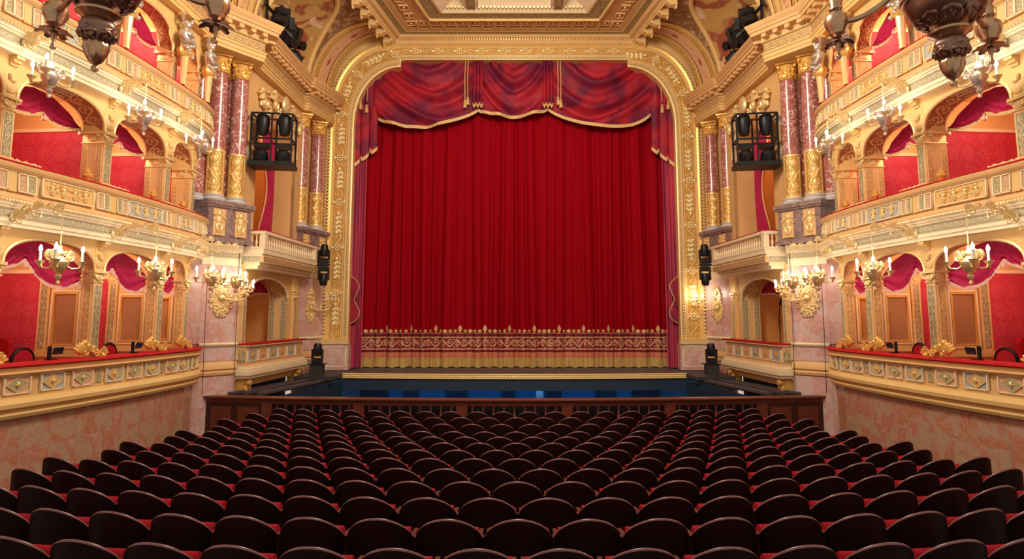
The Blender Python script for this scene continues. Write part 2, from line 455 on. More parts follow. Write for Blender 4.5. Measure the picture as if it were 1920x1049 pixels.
# ------------------------------------------------------------------ relief figures
def putto(m, x, z, h, M=None, flip=1, thick=.03):
    u = h/10.0
    for (px, pz, rx, rz, tilt) in ((0, 8.7, 1.1, 1.25, 0), (0, 5.9, 1.5, 2.0, .1), (-.9, 2.6, .8, 2.2, -.25), (1.1, 2.7, .8, 2.1, .35), (-1.9, 6.6, .55, 1.7, .8),
                                   (2.0, 7.2, .55, 1.7, -.9), (-2.3, 8.3, 1.0, .6, .4), (.1, 4.0, 1.4, .9, 0)):
        Q = T(x+flip*px*u, 0, z+pz*u) @ RY(flip*tilt)
        m.ell((0, 0, 0), (rx*u, thick, rz*u), (M @ Q) if M else Q, 7, 5)
def relief_foliage(w, h, n):
    m = MB(); rnd = random.Random(n*17)
    for i in range(10*n):
        a = rnd.random(); m.ell(((a-.5)*w*.92, .005, (rnd.random()-.5)*h*.8), (.02+.02*rnd.random(), .012, .012+.02*rnd.random()), None, 5, 4)
    return m.mesh('foliage_relief', 'gold_pale', 50)
def cherub_mesh(h, flip):
    m = MB(); putto(m, 0, 0, h, flip=flip); return m.mesh('cherub', 'gold_pale', 50)
def fill_relief(panel, w, h, n):
    obj('foliage_relief', cached(('rfol', w, n), lambda: relief_foliage(w, h, n)), parent=panel, M=T(0, -.012, 0), kind='stuff')
    for q in range(n):
        fl = 1 if q % 2 else -1
        obj('cherub', cached(('rche', h, fl), lambda: cherub_mesh(h*.92, fl)), parent=panel, M=T((q-(n-1)/2)*w/(n+.2), -.014, -h*.46))
def scroll(m, c, r, turns=1.6, rad=.012, flip=1, M=None, start=0.0, n=18, y=0.0):
    pts = []; rs = []
    for i in range(n+1):
        t = i/n; a = start+flip*t*turns*2*PI; q = r*(1-.85*t); pts.append((c[0]+q*cos(a), y, c[1]+q*sin(a))); rs.append(rad*(1-.5*t))
    m.tube(pts, rs, 5, M)
def acanthus(m, c, r, M=None, n=5, th=.02, spread=1.3, up=PI/2):
    for i in range(n):
        a = up+(i-(n-1)/2)*spread*2/max(1, n-1) if n > 1 else up
        Q = T(c[0]+cos(a)*r*.5, 0, c[1]+sin(a)*r*.5) @ RY(PI/2-a)
        m.ell((0, 0, 0), (r*.22, th, r*.55), (M @ Q) if M else Q, 6, 4)

# ------------------------------------------------------------------ tiers of boxes
NAMES = {1: 'first', 2: 'second', 3: 'third'}
BAYW = {0: 'at the picture edge', 1: 'nearest the picture edge', 2: 'between two chandelier lamps', 3: 'next to the marble pier'}
def sub_path(s0, s1):
    pts = [p for p in TP if s0 < p[4] < s1]
    def mk(s):
        x, y, a = at_s(s); return (x, y, sin(a), -cos(a), s)
    return [mk(s0)]+pts+[mk(s1)]

def bead_row(parent, o, z, r, step, s0=0.0, s1=None, name='bead_row', mat='gold_pale'):
    m = MB(); s = s0
    while s < (s1 or SLEN):
        x, y, a = at_s(s); m.ell((x+sin(a)*o, y-cos(a)*o, z), r, None, 5, 4); s += step
    return obj(name, m, mat, parent, kind='stuff')

def first_front():
    f = thing('tier_parapet', 'lowest gilded box front on the {side} with a row of diamond panels', 'balcony', group='box fronts')
    obj('lower_moulding', MB().sweep(TP, [(-.3, 1.49), (0, 1.49), (.025, 1.54), (0, 1.575), (-.02, 1.58), (-.02, 1.60), (.06, 1.64), (.065, 1.70), (.02, 1.75), (-.03, 1.77), (-.03, 1.83)]), 'plaster_warm', f)
    obj('panel_field', MB().sweep(TP, [(-.05, 1.82), (-.05, 2.09)]), 'plaster_tan', f)
    obj('cap_moulding', MB().sweep(TP, [(-.05, 2.08), (.02, 2.09), (.045, 2.12), (.01, 2.14), (.02, 2.17), (.045, 2.2), (-.34, 2.2)]), 'plaster_tan', f)
    obj('velvet_rail', MB().sweep(TP, [(.03, 2.2), (.06, 2.225), (.04, 2.255), (-.30, 2.26), (-.34, 2.2)]), 'velvet_rail', f, label='crimson velvet arm rail')
    pl = cached('dplate', lambda: MB().box((0, .01, 0), (.37, .02, .235)).mesh('diamond_panel', 'ground_pink', 0))
    plb = cached('dplateb', lambda: MB().box((0, .01, 0), (.37, .02, .235)).mesh('diamond_panel', 'ground_blue', 0))
    def mkd(mat):
        m = MB(); m.prism([(-.155, 0), (0, -.1), (.155, 0), (0, .1)], -.014, .002); return m.mesh('diamond', mat, 0)
    dg = cached('dg', lambda: mkd('ground_green')); dy = cached('dy', lambda: mkd('ground_gold'))
    def mkf():
        m = MB()
        for a, b in (((-.165, 0), (0, -.108)), ((0, -.108), (.165, 0)), ((.165, 0), (0, .108)), ((0, .108), (-.165, 0))):
            m.bar((a[0], -.012, a[1]), (b[0], -.012, b[1]), .012)
        return m.mesh('diamond_frame', 'gold_pale', 0)
    df = cached('df', mkf)
    def mkb():
        m = MB(); m.ell((0, -.02, .004), (.022, .022, .03), None, 8, 6); m.ell((0, -.02, .03), (.028, .015, .014), None, 7, 4); m.ell((0, -.016, -.03), (.016, .012, .014), None, 6, 4)
        m.ell((-.03, -.012, .0), (.012, .01, .02), None, 6, 4); m.ell((.03, -.012, 0), (.012, .01, .02), None, 6, 4); return m.mesh('mask_boss', 'gold_bright', 40)
    bo = cached('bo', mkb)
    def mkfr():
        m = MB()
        for sx in (-1, 1): m.box((sx*.195, -.006, 0), (.022, .034, .26))
        for sz in (-1, 1): m.box((0, -.006, sz*.123), (.41, .034, .016))
        return m.mesh('panel_frame', 'plaster_cream', 0)
    pf = cached('pf', mkfr)
    ns = cached('ns1', lambda: strip(.12, .235).mesh('ornament_panel', 'orn_green', 0))
    def panel(s, k):
        g = obj('diamond_panel', pl if k % 2 else plb, parent=f, M=fr_s(s, -.03, 1.955))
        obj('diamond', dg if k % 2 else dy, parent=g); obj('diamond_frame', df, parent=g); obj('mask_boss', bo, parent=g, M=T(0, -.01, 0)); obj('panel_frame', pf, parent=g)
    k = 0
    for i in range(len(PS)):
        s0 = PS[i]; obj('ornament_panel', ns, parent=f, M=fr_s(s0, -.035, 1.955))
        s1 = PS[i+1] if i+1 < len(PS) else None
        n = 3 if s1 and s1-s0 > 1.5 else 2
        if s1 is None: s1 = s0+1.0
        for q in range(n):
            panel(s0+(q+.5)*(s1-s0-.16)/n+.08, k); k += 1
    if S.side: pass

def upper_front(level, zb):
    f = thing('tier_parapet', '%s gilded box front on the {side} with cherub relief panels' % ('middle' if level == 2 else 'topmost'), 'balcony', group='box fronts')
    Z = lambda *pp: [(o, zb+z) for o, z in pp]
    obj('architrave', MB().sweep(TP, Z((-.6, 0), (-.03, 0), (-.03, .055), (-.01, .06), (-.01, .12), (.01, .13))), 'plaster_cream', f)
    obj('scroll_frieze', MB().sweep(TP, Z((-.035, .13), (-.035, .26)), uvw=.13), 'orn_frieze', f)
    obj('dentil_course', MB().sweep(TP, Z((-.03, .26), (.0, .27), (.0, .30), (.025, .305), (.03, .345), (.05, .35), (.05, .38))), 'plaster_cream', f)
    bead_row(f, .06, zb+.365, .02, .055)
    obj('cove_moulding', MB().sweep(TP, Z((.05, .38), (.055, .41), (.03, .45), (-.015, .48), (-.03, .5))), 'plaster_tan', f)
    obj('panel_field', MB().sweep(TP, Z((-.03, .5), (-.01, .8))), 'plaster_tan', f)
    obj('cap_moulding', MB().sweep(TP, Z((-.01, .79), (.03, .81), (.055, .84), (.035, .85), (.05, .88), (.05, .9), (-.3, .9))), 'plaster_tan', f)
    obj('velvet_rail', MB().sweep(TP, Z((.03, .9), (.045, .915), (.03, .935), (-.27, .935), (-.3, .9))), 'velvet_rail', f, label='crimson velvet arm rail')
    lean = RX(-.065)
    na = cached('na', lambda: strip(.11, .25).mesh('ornament_panel', 'orn_green', 0)); nb = cached('nb', lambda: strip(.11, .25).mesh('ornament_panel', 'orn_pink', 0))
    gr = [cached(('rg', q), lambda: MB().box((0, .01, 0), (.92, .02, .25)).mesh('relief_panel', ('ground_blue', 'ground_gold')[q], 0)) for q in (0, 1)]
    gs = cached('gs', lambda: MB().box((0, .01, 0), (.46, .02, .25)).mesh('relief_panel', 'ground_blue', 0))
    def fm(w):
        m = MB()
        for sx in (-1, 1): m.box((sx*w/2, -.004, 0), (.018, .034, .275))
        for sz in (-1, 1): m.box((0, -.004, sz*.132), (w+.018, .034, .014))
        return m.mesh('panel_frame', 'plaster_cream', 0)
    f1 = cached('uf1', lambda: fm(.93)); f2 = cached('uf2', lambda: fm(.13)); f3 = cached('uf3', lambda: fm(.47))
    pil = cached('upil', lambda: MB().box((0, .0, 0), (.12, .05, .30)).box((0, -.004, .14), (.14, .06, .02)).mesh('pilaster_strip', 'plaster_warm', 0))
    zc = zb+.65
    for i, s0 in enumerate(PS):
        if i+1 < len(PS): s1 = PS[i+1]
        else: s1 = s0+.95
        L = s1-s0
        obj('pilaster_strip', pil, parent=f, M=fr_s(s0, -.02, zc) @ lean)
        big = L > 1.5
        for q, sx in ((0, .15), (1, .29), (0, L-.29), (1, L-.15)) if big else ((0, .15), (1, L-.15)):
            o = obj('ornament_panel', (na, nb)[(q+i) % 2], parent=f, M=fr_s(s0+sx, -.005, zc) @ lean); obj('panel_frame', f2, parent=o)
        o = obj('relief_panel', gr[(i+level) % 2] if big else gs, parent=f, M=fr_s(s0+L/2, -.005, zc) @ lean)
        fill_relief(o, .84 if big else .42, .24, (3+(i+level) % 2) if big else 2); obj('panel_frame', f1 if big else f3, parent=o)

def capital_mesh(w, d, h):
    m = MB(); m.box((0, d/2, h*.9), (w+.1, d+.1, h*.2)); m.box((0, d/2, h*.05), (w+.03, d+.03, h*.1))
    m.box((0, d/2, h*.45), (w, d, h*.75))
    for sx in (-1, 1):
        scroll(m, (sx*(w/2+.005), h*.66), h*.2, 1.3, .014, sx, T(0, -.025, 0)); m.ell((sx*(w/2+.01), d*.3, h*.7), (.03, .05, .035), None, 7, 5)
    acanthus(m, (0, h*.12), h*.6, T(0, -.015, 0), 5, .025, .9)
    acanthus(m, (0, h*.12), h*.6, T(-w/2-.01, d/2, 0) @ RZ(PI/2), 5, .025, .9)
    return m.mesh('capital', 'gold_pale', 40)

def pillar(level, i):
    z0 = {1: 2.26, 2: 5.13, 3: 7.63}[level]; z1 = {1: 3.70, 2: 6.10, 3: 8.30}[level]; top = {1: 4.2, 2: 6.7, 3: 9.2}[level]
    d = {1: .20, 2: .40, 3: .30}[level]; w = .20
    g = thing('box_pillar', '%s tier box pillar on the {side}, %s' % (NAMES[level], ('just out at the picture edge', 'closest to the picture edge', 'second from the picture edge', 'third from the picture edge', 'beside the marble pier')[i]), 'pillar', fr_s(PS[i], -.17, z0), '%s tier box pillars' % NAMES[level])
    h = z1-z0; ch = .2
    obj('shaft', cached(('pshaft', level), lambda: MB().box((0, d/2, (h-ch)/2), (w, d, h-ch)).mesh('shaft', 'plaster_tan', 0)), parent=g)
    obj('base', cached(('pbase', level), lambda: MB().box((0, d/2, .03), (w+.07, d+.07, .06)).box((0, d/2, .075), (w+.04, d+.04, .03)).mesh('base', 'plaster_warm', 0)), parent=g)
    obj('capital', cached(('pcap', level), lambda: capital_mesh(w, d, ch)), parent=g, M=T(0, 0, h-ch))
    sh = h-ch-.15
    ms = cached(('pstrip', level), lambda: strip(w-.05, sh).mesh('ornament_strip', 'orn_green', 0))
    obj('ornament_strip', ms, parent=g, M=T(0, -.012, .1+sh/2))
    side = RZ(-PI/2)
    if level == 2:
        m2 = cached(('pstrip2', level), lambda: strip(.11, sh).mesh('ornament_strip', 'orn_tan', 0))
        for yy in (.075, .335): obj('ornament_strip', m2, parent=g, M=T(-w/2-.012, yy, .1+sh/2) @ side)
    else:
        m2 = cached(('pstrip2', level), lambda: strip(.14, sh).mesh('ornament_strip', 'orn_tan', 0))
        obj('ornament_strip', m2, parent=g, M=T(-w/2-.012, d/2, .1+sh/2) @ side)
    bh = top-z1
    def imp():
        m = MB(); m.box((0, d/2, bh/2), (w, d, bh))
        # stepped console that carries the architrave
        for q in range(3): m.box((0, -.015-.025*q, bh-.03-.045*(2-q)), (w*.62, .03+.05*q, .045))
        scroll(m, (0, bh*.45), .05, 1.4, .014, 1, T(-w*.3, -.03, 0) @ RZ(PI/2)); m.ell((0, -.025, bh*.42), (w*.3, .035, .05), None, 8, 5); acanthus(m, (0, bh*.1), bh*.45, T(0, -.01, 0), 5, .02, .7)
        return m.mesh('console', 'plaster_warm', 40)
    obj('console', cached(('pimp', level), imp), parent=g, M=T(0, 0, h))

def arch_curve(t, n=2.5): return (1-abs(t)**n)**(1/n)
def bay(level, i):
    zs = {1: 3.66, 2: 6.08, 3: 8.30}[level]; zc = {1: 4.10, 2: 6.56, 3: 8.92}[level]; top = {1: 4.2, 2: 6.7, 3: 9.2}[level]; dep = {1: .2, 2: .42, 3: .3}[level]
    A, B = fr_s(PS[i], -.17) @ Vector((0, 0, 0)), fr_s(PS[i+1], -.17) @ Vector((0, 0, 0))
    L = math.hypot(B.x-A.x, B.y-A.y); F = frame((A.x, A.y), (B.x, B.y)); hw = L/2-.1
    where = ('at the picture edge', 'nearest the picture edge', 'in the middle', 'next to the marble pier')[i]
    g = thing('box_arch', '%s tier box arch on the {side}, %s' % (NAMES[level], where), 'arch', F, '%s tier box arches' % NAMES[level])
    N = 20
    cx = lambda a: L/2+hw*sin((a-.5)*PI); cz = lambda a: zs+(zc-zs)*arch_curve(sin((a-.5)*PI))
    obj('spandrel', MB().grid(lambda a, b: (cx(a), .0, cz(a)+(top-cz(a))*b), N, 1), 'plaster_warm', g)
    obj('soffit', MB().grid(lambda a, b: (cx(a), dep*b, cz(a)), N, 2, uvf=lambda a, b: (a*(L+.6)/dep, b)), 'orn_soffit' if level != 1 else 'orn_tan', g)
    m = MB(); m.tube([(cx(q/N), -.01, cz(q/N)) for q in range(N+1)], .025, 6); obj('archivolt', m, 'gold_pale', g)
    if level == 2:
        m = MB()
        for q in range(3): m.box((L/2, .08+.13*q, zc-.005), (hw*.9, .03, .03))
        obj('soffit_rib', m, 'plaster_cream', g)
    # drapery
    d = thing('box_drape', '%s tier crimson swag drape on the {side}, in the box %s' % (NAMES[level], where), 'drape', F, '%s tier box drapes' % NAMES[level])
    j = .34 if level == 1 else .55; y0 = dep+.05; drop = {1: .30, 2: .05, 3: .08}[level]; zj = {1: 3.80, 2: 6.22, 3: 8.48}[level]
    def low(a):
        if a < j: t = a/j; return zj-(.06 if level == 1 else .11)*sin(PI*t)-(1-t)*drop*.5
        t = (a-j)/(1-j); return zj-(.23 if level == 1 else .09)*sin(PI*t)**.8-t*drop*.9
    X = lambda a: .13+(L-.26)*a
    def cl(a, b):
        zt = cz(.02+.96*a)+.0; zl = low(a); z = zl+(max(zt, zl+.02)-zl)*b
        t = a/j if a < j else (a-j)/(1-j)
        return (X(a), y0+.03*sin(18*b+7*sin(PI*t))*(1-b*.6)+.03*cos(9*a), z)
    obj('cloth', MB().grid(cl, 36, 10), 'drape_crimson', d, smooth=60)
    fr = MB()
    fr.grid(lambda a, b: (X(a), y0-.012+.03*cos(9*a)+.006*sin(a*180), low(a)-.045*(1-b)+.012*b), 72, 1)
    obj('fringe', fr, 'fringe_pink' if level == 1 else 'fringe_gold', d, smooth=0)
    tm = cached('tassel', lambda: MB().lathe([(.0, .12), (.012, .11), (.022, .095), (.012, .08), (.028, .07), (.034, 0), (.0, 0)], 8).mesh('tassel', 'fringe_pink', 40))
    for a in (j, .995): obj('tassel', tm, parent=d, M=T(X(a), y0-.03, low(a)-.13))

def partition(level, i):
    z0 = {1: 1.52, 2: 4.9, 3: 7.4}[level]; top = {1: 4.19, 2: 6.69, 3: 9.19}[level]; d = {1: .2, 2: .40, 3: .30}[level]
    g = thing('wall_partition', '%s tier partition between boxes on the {side}, %s' % (NAMES[level], ('at the picture edge', 'nearest the edge', 'second from the edge', 'third from the edge', 'beside the pier')[i]), None, fr_s(PS[i], -.17, 0), kind='structure')
    body = {1: 'plaster_tan', 2: 'plaster_warm', 3: 'plaster_warm'}[level]
    obj('partition_core', MB().box((.02, (d+2.0)/2, (z0+top)/2), (.1, 2.0-d, top-z0)), body, g, smooth=0)
    xf = -.032
    zr = {1: 3.66, 2: 6.14, 3: 8.75}[level]; yr = {1: 1.02, 2: d, 3: d}[level]
    w = 2.0-yr
    obj('damask_panel', MB().grid(lambda a, b: (xf-.004, yr+w*a, z0+(zr-z0)*b), 1, 1, uvf=lambda a, b: (a*w, b*(zr-z0))), 'damask_red', g)
    obj('picture_rail', MB().box((xf-.01, (d+2.0)/2, zr+.03), (.04, 2.0-d, .06)), 'plaster_cream', g, smooth=0)
    if level == 1:
        side = T(xf, 0, 0) @ RZ(-PI/2)
        m = MB(); y1, y2, za, zb = .26, .76, 2.42, 3.36
        M = T(xf-.012, (y1+y2)/2, (za+zb)/2) @ RZ(-PI/2)
        pn = obj('wall_panel', MB().box((0, .01, 0), (y2-y1-.1, .02, zb-za-.1)), 'brown_panel', g, M, 0)
        for ww, hh, dd, mt in ((y2-y1, zb-za, .04, 'plaster_cream'), (y2-y1-.08, zb-za-.08, .055, 'gold_leaf')):
            m = MB()
            for sx in (-1, 1): m.box((sx*ww/2, 0, 0), (.035, dd, hh+.035))
            for sz in (-1, 1): m.box((0, 0, sz*hh/2), (ww, dd, .035))
            obj('panel_frame', m, mt, pn, smooth=0)
        sh = 1.2
        M = T(xf-.03, .90, 2.3+sh/2+.08) @ RZ(-PI/2)
        p2 = obj('pilaster', MB().box((0, .02, 0), (.19, .05, sh+.1)), 'plaster_warm', g, M, 0)
        obj('ornament_strip', cached('pst', lambda: strip(.13, 1.15).mesh('ornament_strip', 'orn_green', 0)), parent=p2, M=T(0, -.012, 0))
        obj('capital', cached('pcp', lambda: capital_mesh(.17, .05, .16)), parent=p2, M=T(0, -.02, sh/2+.02))
        obj('dado', MB().box((xf-.02, .6, 2.31), (.05, .8, .1)), 'plaster_warm', g, smooth=0)

def box_shell():
    w = thing('wall_%s' % side_word(), 'outer wall behind the boxes on the {side}', None, kind='structure')
    P = [p for p in TP if p[1] < 13.3]
    obj('box_back_wall', MB().sweep(P, [(-2.15, 1.4), (-2.15, 9.2)], uvw=1.0), 'damask_red', w)
    for nm, z0, z1 in (('first', 1.52, 4.19), ('second', 4.85, 6.69), ('third', 7.35, 9.19)):
        obj('box_floor', MB().sweep(P, [(-.2, z0), (-2.15, z0)]), 'velvet_rail', w); obj('box_ceiling', MB().sweep(P, [(-2.15, z1), (-.60, z1)]), 'plaster_tan', w)
    # stalls wall under the first boxes, faced with marble slabs
    b = thing('wall_stalls_%s' % side_word(), 'pink marble wall of the stalls on the {side} under the lowest boxes', None, kind='structure')
    obj('wall_core', MB().sweep(TP, [(-.16, -.1), (-.16, 1.5)]), 'marble_pink_warm_lit', b)
    s = 1.5
    while s < SLEN-.25:
        for (z0, z1) in ((-.05, .52), (.52, 1.0), (1.0, 1.49)):
            me = cached(('sl', z0), lambda: MB().box((0, .02, 0), (.499, .04+.002*(z0 > .6), z1-z0-.001)).mesh('marble_slab', 'marble_pink_warm_lit', 0))
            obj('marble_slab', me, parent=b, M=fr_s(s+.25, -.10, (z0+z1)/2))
        s += .5

def gilt_rail_ornament(level, i):
    z = {1: 2.27, 2: 5.14}[level]
    if level == 1:
        m = MB(); rnd = random.Random(5)
        for q in range(16):
            t = q/15; m.ell((-.28+.56*t, -.02+.03*sin(q*2), .03+.10*(1-t)**1.2+.03*sin(q*1.7)), (.06, .05, .05-.015*t), RY(.4), 7, 5)
        for q in range(8): scroll(m, (-.22+.055*q, .08+.05*sin(q)), .05, 1.2, .014, 1 if q % 2 else -1, T(0, -.07, 0))
        acanthus(m, (-.25, .05), .2, T(0, -.02, 0), 5, .04, .7, 1.9)
        acanthus(m, (.22, .02), .12, T(0, -.02, 0), 4, .03, .9, 1.2)
        me = cached('gro1', lambda: m.mesh('gilt_rail_ornament', 'gold_leaf', 50))
        wh = ('at the picture edge', 'nearest the picture edge', 'before the second pillar', 'before the third pillar', 'last before the pier')[i]
        obj('gilt_rail_ornament', me, M=fr_s(PS[i]-.05, -.14, z), label='gilded carved eagle-like ornament on the lowest {side} rail, %s' % wh, cat='ornament', group='gilded carvings on the lowest rail')
    else:
        me = cached('gro2', lambda: MB().lathe([(.06, 0), (.065, .02), (.04, .035), (.03, .05), (.06, .08), (.075, .115), (.07, .14), (.045, .155), (.055, .17), (.05, .185), (.025, .2), (.03, .215), (.015, .235), (0, .24)], 12, flute=.06, fn=6).mesh('gilt_vase', 'gold_leaf', 40))
        wh = ('at the picture edge', 'nearest the picture edge', 'before the second pillar', 'before the third pillar', 'last before the columns')[i]
        obj('gilt_vase', me, M=fr_s(PS[i]-.42, -.16, z), label='small gilded vase on the middle {side} rail, %s' % wh, cat='vase', group='gilded vases on the middle rail')
        mm = MB()
        for q in range(7): scroll(mm, (-.2+.065*q, .035), .035, 1.2, .012, 1 if q % 2 else -1, T(0, 0, 0)); mm.ell((-.2+.065*q, .0, .03), (.04, .05, .03), None, 6, 4)
        me2 = cached('gro3', lambda: mm.mesh('gilt_scroll', 'gold_bright', 40))
        obj('gilt_scroll', me2, M=fr_s(PS[i]+.3 if i < 4 else PS[i]-.15, -.14, z), label='low gilded scroll on the middle {side} rail, %s' % wh, cat='ornament', group='gilded scrolls on the middle rail')

def herm(i):
    s = PS[i]; h = 1.45
    g = thing('herm_statue', 'gilded herm figure under the top cornice on the {side}, %s' % ('at the picture edge', 'closest to the picture edge', 'behind the hanging chandelier', 'middle one', 'beside the marble columns')[i], 'statue', fr_s(s, .03, 7.64) @ T(0, 0, 0), 'herm figures of the topmost tier')
    obj('tapered_shaft', cached('hs', lambda: MB().lathe([(.055, 0), (.06, .02), (.05, .04), (.085, .62), (.09, .66)], 8).mesh('tapered_shaft', 'gold_pale', 40)), parent=g)
    def body():
        m = MB()
        m.lathe([(.10, .60), (.13, .66), (.135, .74), (.12, .82), (.125, .90), (.15, 1.0), (.16, 1.08), (.12, 1.14), (.05, 1.17), (.05, 1.21)], 12, SC(1, .75, 1))
        m.ell((0, -.02, 1.27), (.075, .085, .095), None, 10, 7); m.ell((0, .01, 1.31), (.09, .09, .075), None, 9, 6)
        for sx in (-1, 1):
            m.tube([(sx*.15, 0, 1.08), (sx*.21, -.05, .96), (sx*.13, -.13, .86), (sx*.02, -.14, .92)], [.05, .045, .035, .03], 7)
            m.tube([(sx*.12, .0, 1.33), (sx*.17, -.02, 1.40), (sx*.13, -.02, 1.46)], .03, 6)
        for q in range(9): a = q*.7; m.ell((.12*cos(a), -.09+.03*sin(a*2), .62+.028*q), (.05, .05, .045), None, 6, 5)
        m.ell((0, -.11, 1.05), (.12, .05, .06), None, 8, 5)
        return m.mesh('figure', 'silver_gilt', 50)
    obj('figure', cached('hf', body), parent=g)
    obj('drapery', cached('hd', lambda: MB().lathe([(.09, .58), (.15, .64), (.16, .72), (.13, .80), (.10, .82)], 12, SC(1, .8, 1), .12, 6).mesh('drapery', 'gold_leaf', 40)), parent=g)
    obj('block', cached('hb', lambda: MB().box((0, .0, 1.48), (.26, .22, .06)).mesh('block', 'plaster_warm', 0)), parent=g)

def round_chair(M, label):
    g = thing('box_chair', label, 'chair', M, 'chairs in the lowest boxes')
    ring = [(.18*sin(a), 0, .72+.18*cos(a)) for a in [q*2*PI/20 for q in range(20)]]
    obj('back_frame', MB().tube(ring, .028, 6, closed=True), 'mahogany_dark', g)
    obj('back_cushion', MB().lathe([(.0, -.02), (.165, -.02), (.165, .02), (0, .02)], 20, T(0, 0, .72) @ RX(PI/2)), 'plush_red', g)
    obj('seat', MB().lathe([(0, 0), (.22, 0), (.23, .04), (.2, .08), (0, .09)], 16, T(0, .22, .40)), 'plush_red', g)
    for sx in (-1, 1):
        for yy in (.04, .4): obj('leg', MB().bar((sx*.17, yy, 0), (sx*.16, yy, .42), .035), 'mahogany_dark', g, smooth=0)
def reading_screen(M, label):
    g = thing('text_screen', label, 'screen', M, 'small screens on the lowest rails')
    obj('display', MB().box((.05, 0, .14), (.17, .02, .11), RX(.25)), 'black_glass', g, smooth=0)
    obj('stem', MB().box((-.06, .01, .1), (.05, .03, .22)), 'black_metal', g, smooth=0); obj('foot', MB().box((-.03, 0, .008), (.14, .09, .016)), 'black_metal', g, smooth=0)
def armchair(M, label):
    g = thing('box_armchair', label, 'armchair', M, 'armchairs in the lowest boxes')
    obj('backrest', MB().prism([(-.24, .4), (.24, .4), (.26, .96), (.2, 1.04), (-.2, 1.04), (-.26, .96)], -.04, .05), 'plush_red', g)
    obj('seat', MB().box((0, .25, .4), (.48, .5, .14)), 'plush_red', g)
    for sx in (-1, 1):
        for yy in (.03, .45): obj('leg', MB().bar((sx*.2, yy, 0), (sx*.2, yy, .35), .04), 'mahogany_dark', g, smooth=0)

def tier_lamp(level, i):
    """gilded bracket with a chain and a three-candle lamp in front of the boxes"""
    zt = {2: 4.42, 3: 6.98}[level]; out = {2: .80, 3: .46}[level]; drop = {2: .62, 3: .50}[level]
    s = PS[i]+({2: .05, 3: .0}[level])
    wh = ('at the picture edge', 'closest to the picture edge', 'second from the picture edge', 'third from the picture edge', 'next to the marble pier')[i]
    g = thing('candle_lamp', 'three-candle gilded lamp, %s box front, {side} side, %s' % ('middle' if level == 2 else 'topmost', wh), 'lamp', fr_s(s, 0, zt), 'candle lamps on the box fronts')
    def br():
        m = MB()
        m.tube([(0, .04, -.10), (0, -.1, -.08), (0, -.3*out, .02), (0, -.7*out, .06), (0, -out, 0)], [.02, .018, .015, .013, .011], 7)
        Q = RZ(PI/2)
        scroll(m, (-out+.07, -.01), .09, 1.4, .016, -1, Q, PI/2); scroll(m, (-.25*out-.02, .0), .11, 1.5, .018, 1, Q, -PI/2); scroll(m, (-.5*out, -.04), .08, 1.4, .014, -1, Q)
        acanthus(m, (-.1, -.06), .11, Q, 6, .014, 1.4); acanthus(m, (-.5*out, .05), .10, Q, 6, .012, 1.4); acanthus(m, (-out+.05, .03), .08, Q, 6, .012, 1.6)
        scroll(m, (-.75*out, .05), .06, 1.4, .011, 1, Q); scroll(m, (-.12, -.12), .07, 1.4, .012, -1, Q)
        m.ell((0, .0, -.09), (.05, .035, .07), None, 8, 6)
        return m.mesh('bracket', 'gold_bright', 50)
    obj('bracket', cached(('tbr', level), br), parent=g)
    C = T(0, -out, 0)
    obj('chain', cached(('tch', level), lambda: MB().tube([(0, 0, 0), (0, 0, -drop+.1)], .008, 5).lathe([(0, -drop*.5-.02), (.02, -drop*.5), (0, -drop*.5+.02)], 6).mesh('chain', 'gold_bright', 0)), parent=g, M=C)
    def bd():
        m = MB(); z = -drop
        m.lathe([(0, z-.34), (.018, z-.33), (.02, z-.31), (.008, z-.29), (.03, z-.27), (.035, z-.24), (.015, z-.22), (.05, z-.20), (.07, z-.15), (.09, z-.12), (.095, z-.09), (.06, z-.07), (.035, z-.03), (.05, z), (.02, z+.05), (.012, z+.1)], 12)
        for sx in (-1, 1): scroll(m, (sx*.10, z-.03), .06, 1.5, .016, -sx, T(0, -.03, 0), PI/2 if sx > 0 else PI/2); scroll(m, (sx*.10, z-.03), .06, 1.5, .016, -sx, T(0, .03, 0), PI/2)
        return m.mesh('body', 'silver_gilt' if level == 3 else 'gold_bright', 40)
    K = SC(1.28, 1.28, 1.28); obj('body', cached(('tbd', level), bd), parent=g, M=C @ T(0, 0, -drop) @ K @ T(0, 0, drop))
    arm = cached('tarm', lambda: MB().tube([(.05, 0, -.12), (.12, 0, -.16), (.19, 0, -.15), (.22, 0, -.09)], .011, 6).lathe([(0, -.16), (.012, -.15), (.02, -.12), (.045, -.085), (.05, -.075), (.02, -.07)], 10, T(.22, 0, 0)).mesh('arm', 'gold_bright', 40))
    cd = cached('tcd', lambda: MB().lathe([(.014, -.07), (.014, .03), (0, .03)], 8).mesh('candle', 'white_wax', 40))
    bl = cached('tbl', lambda: MB().lathe([(0, .028), (.013, .036), (.019, .055), (.014, .08), (0, .105)], 8).mesh('bulb', 'bulb_glow', 60))
    for a in (R(-25), R(95), R(215)):
        Q = C @ T(0, 0, -drop) @ K @ RZ(a); ar = obj('arm', arm, parent=g, M=Q)
        c = obj('candle', cd, parent=ar, M=T(.22, 0, 0)); b = obj('bulb', bl, parent=ar, M=T(.22, 0, 0))
    x, y, a = at_s(s); px, py = x+sin(a)*out, y-cos(a)*out
    lamp('candle_lamp_light', 'POINT', (px*(-S.side) if S.side > 0 else px, py, zt-drop+.12), 12 if level == 2 else 8, (1, .88, .74), .16)

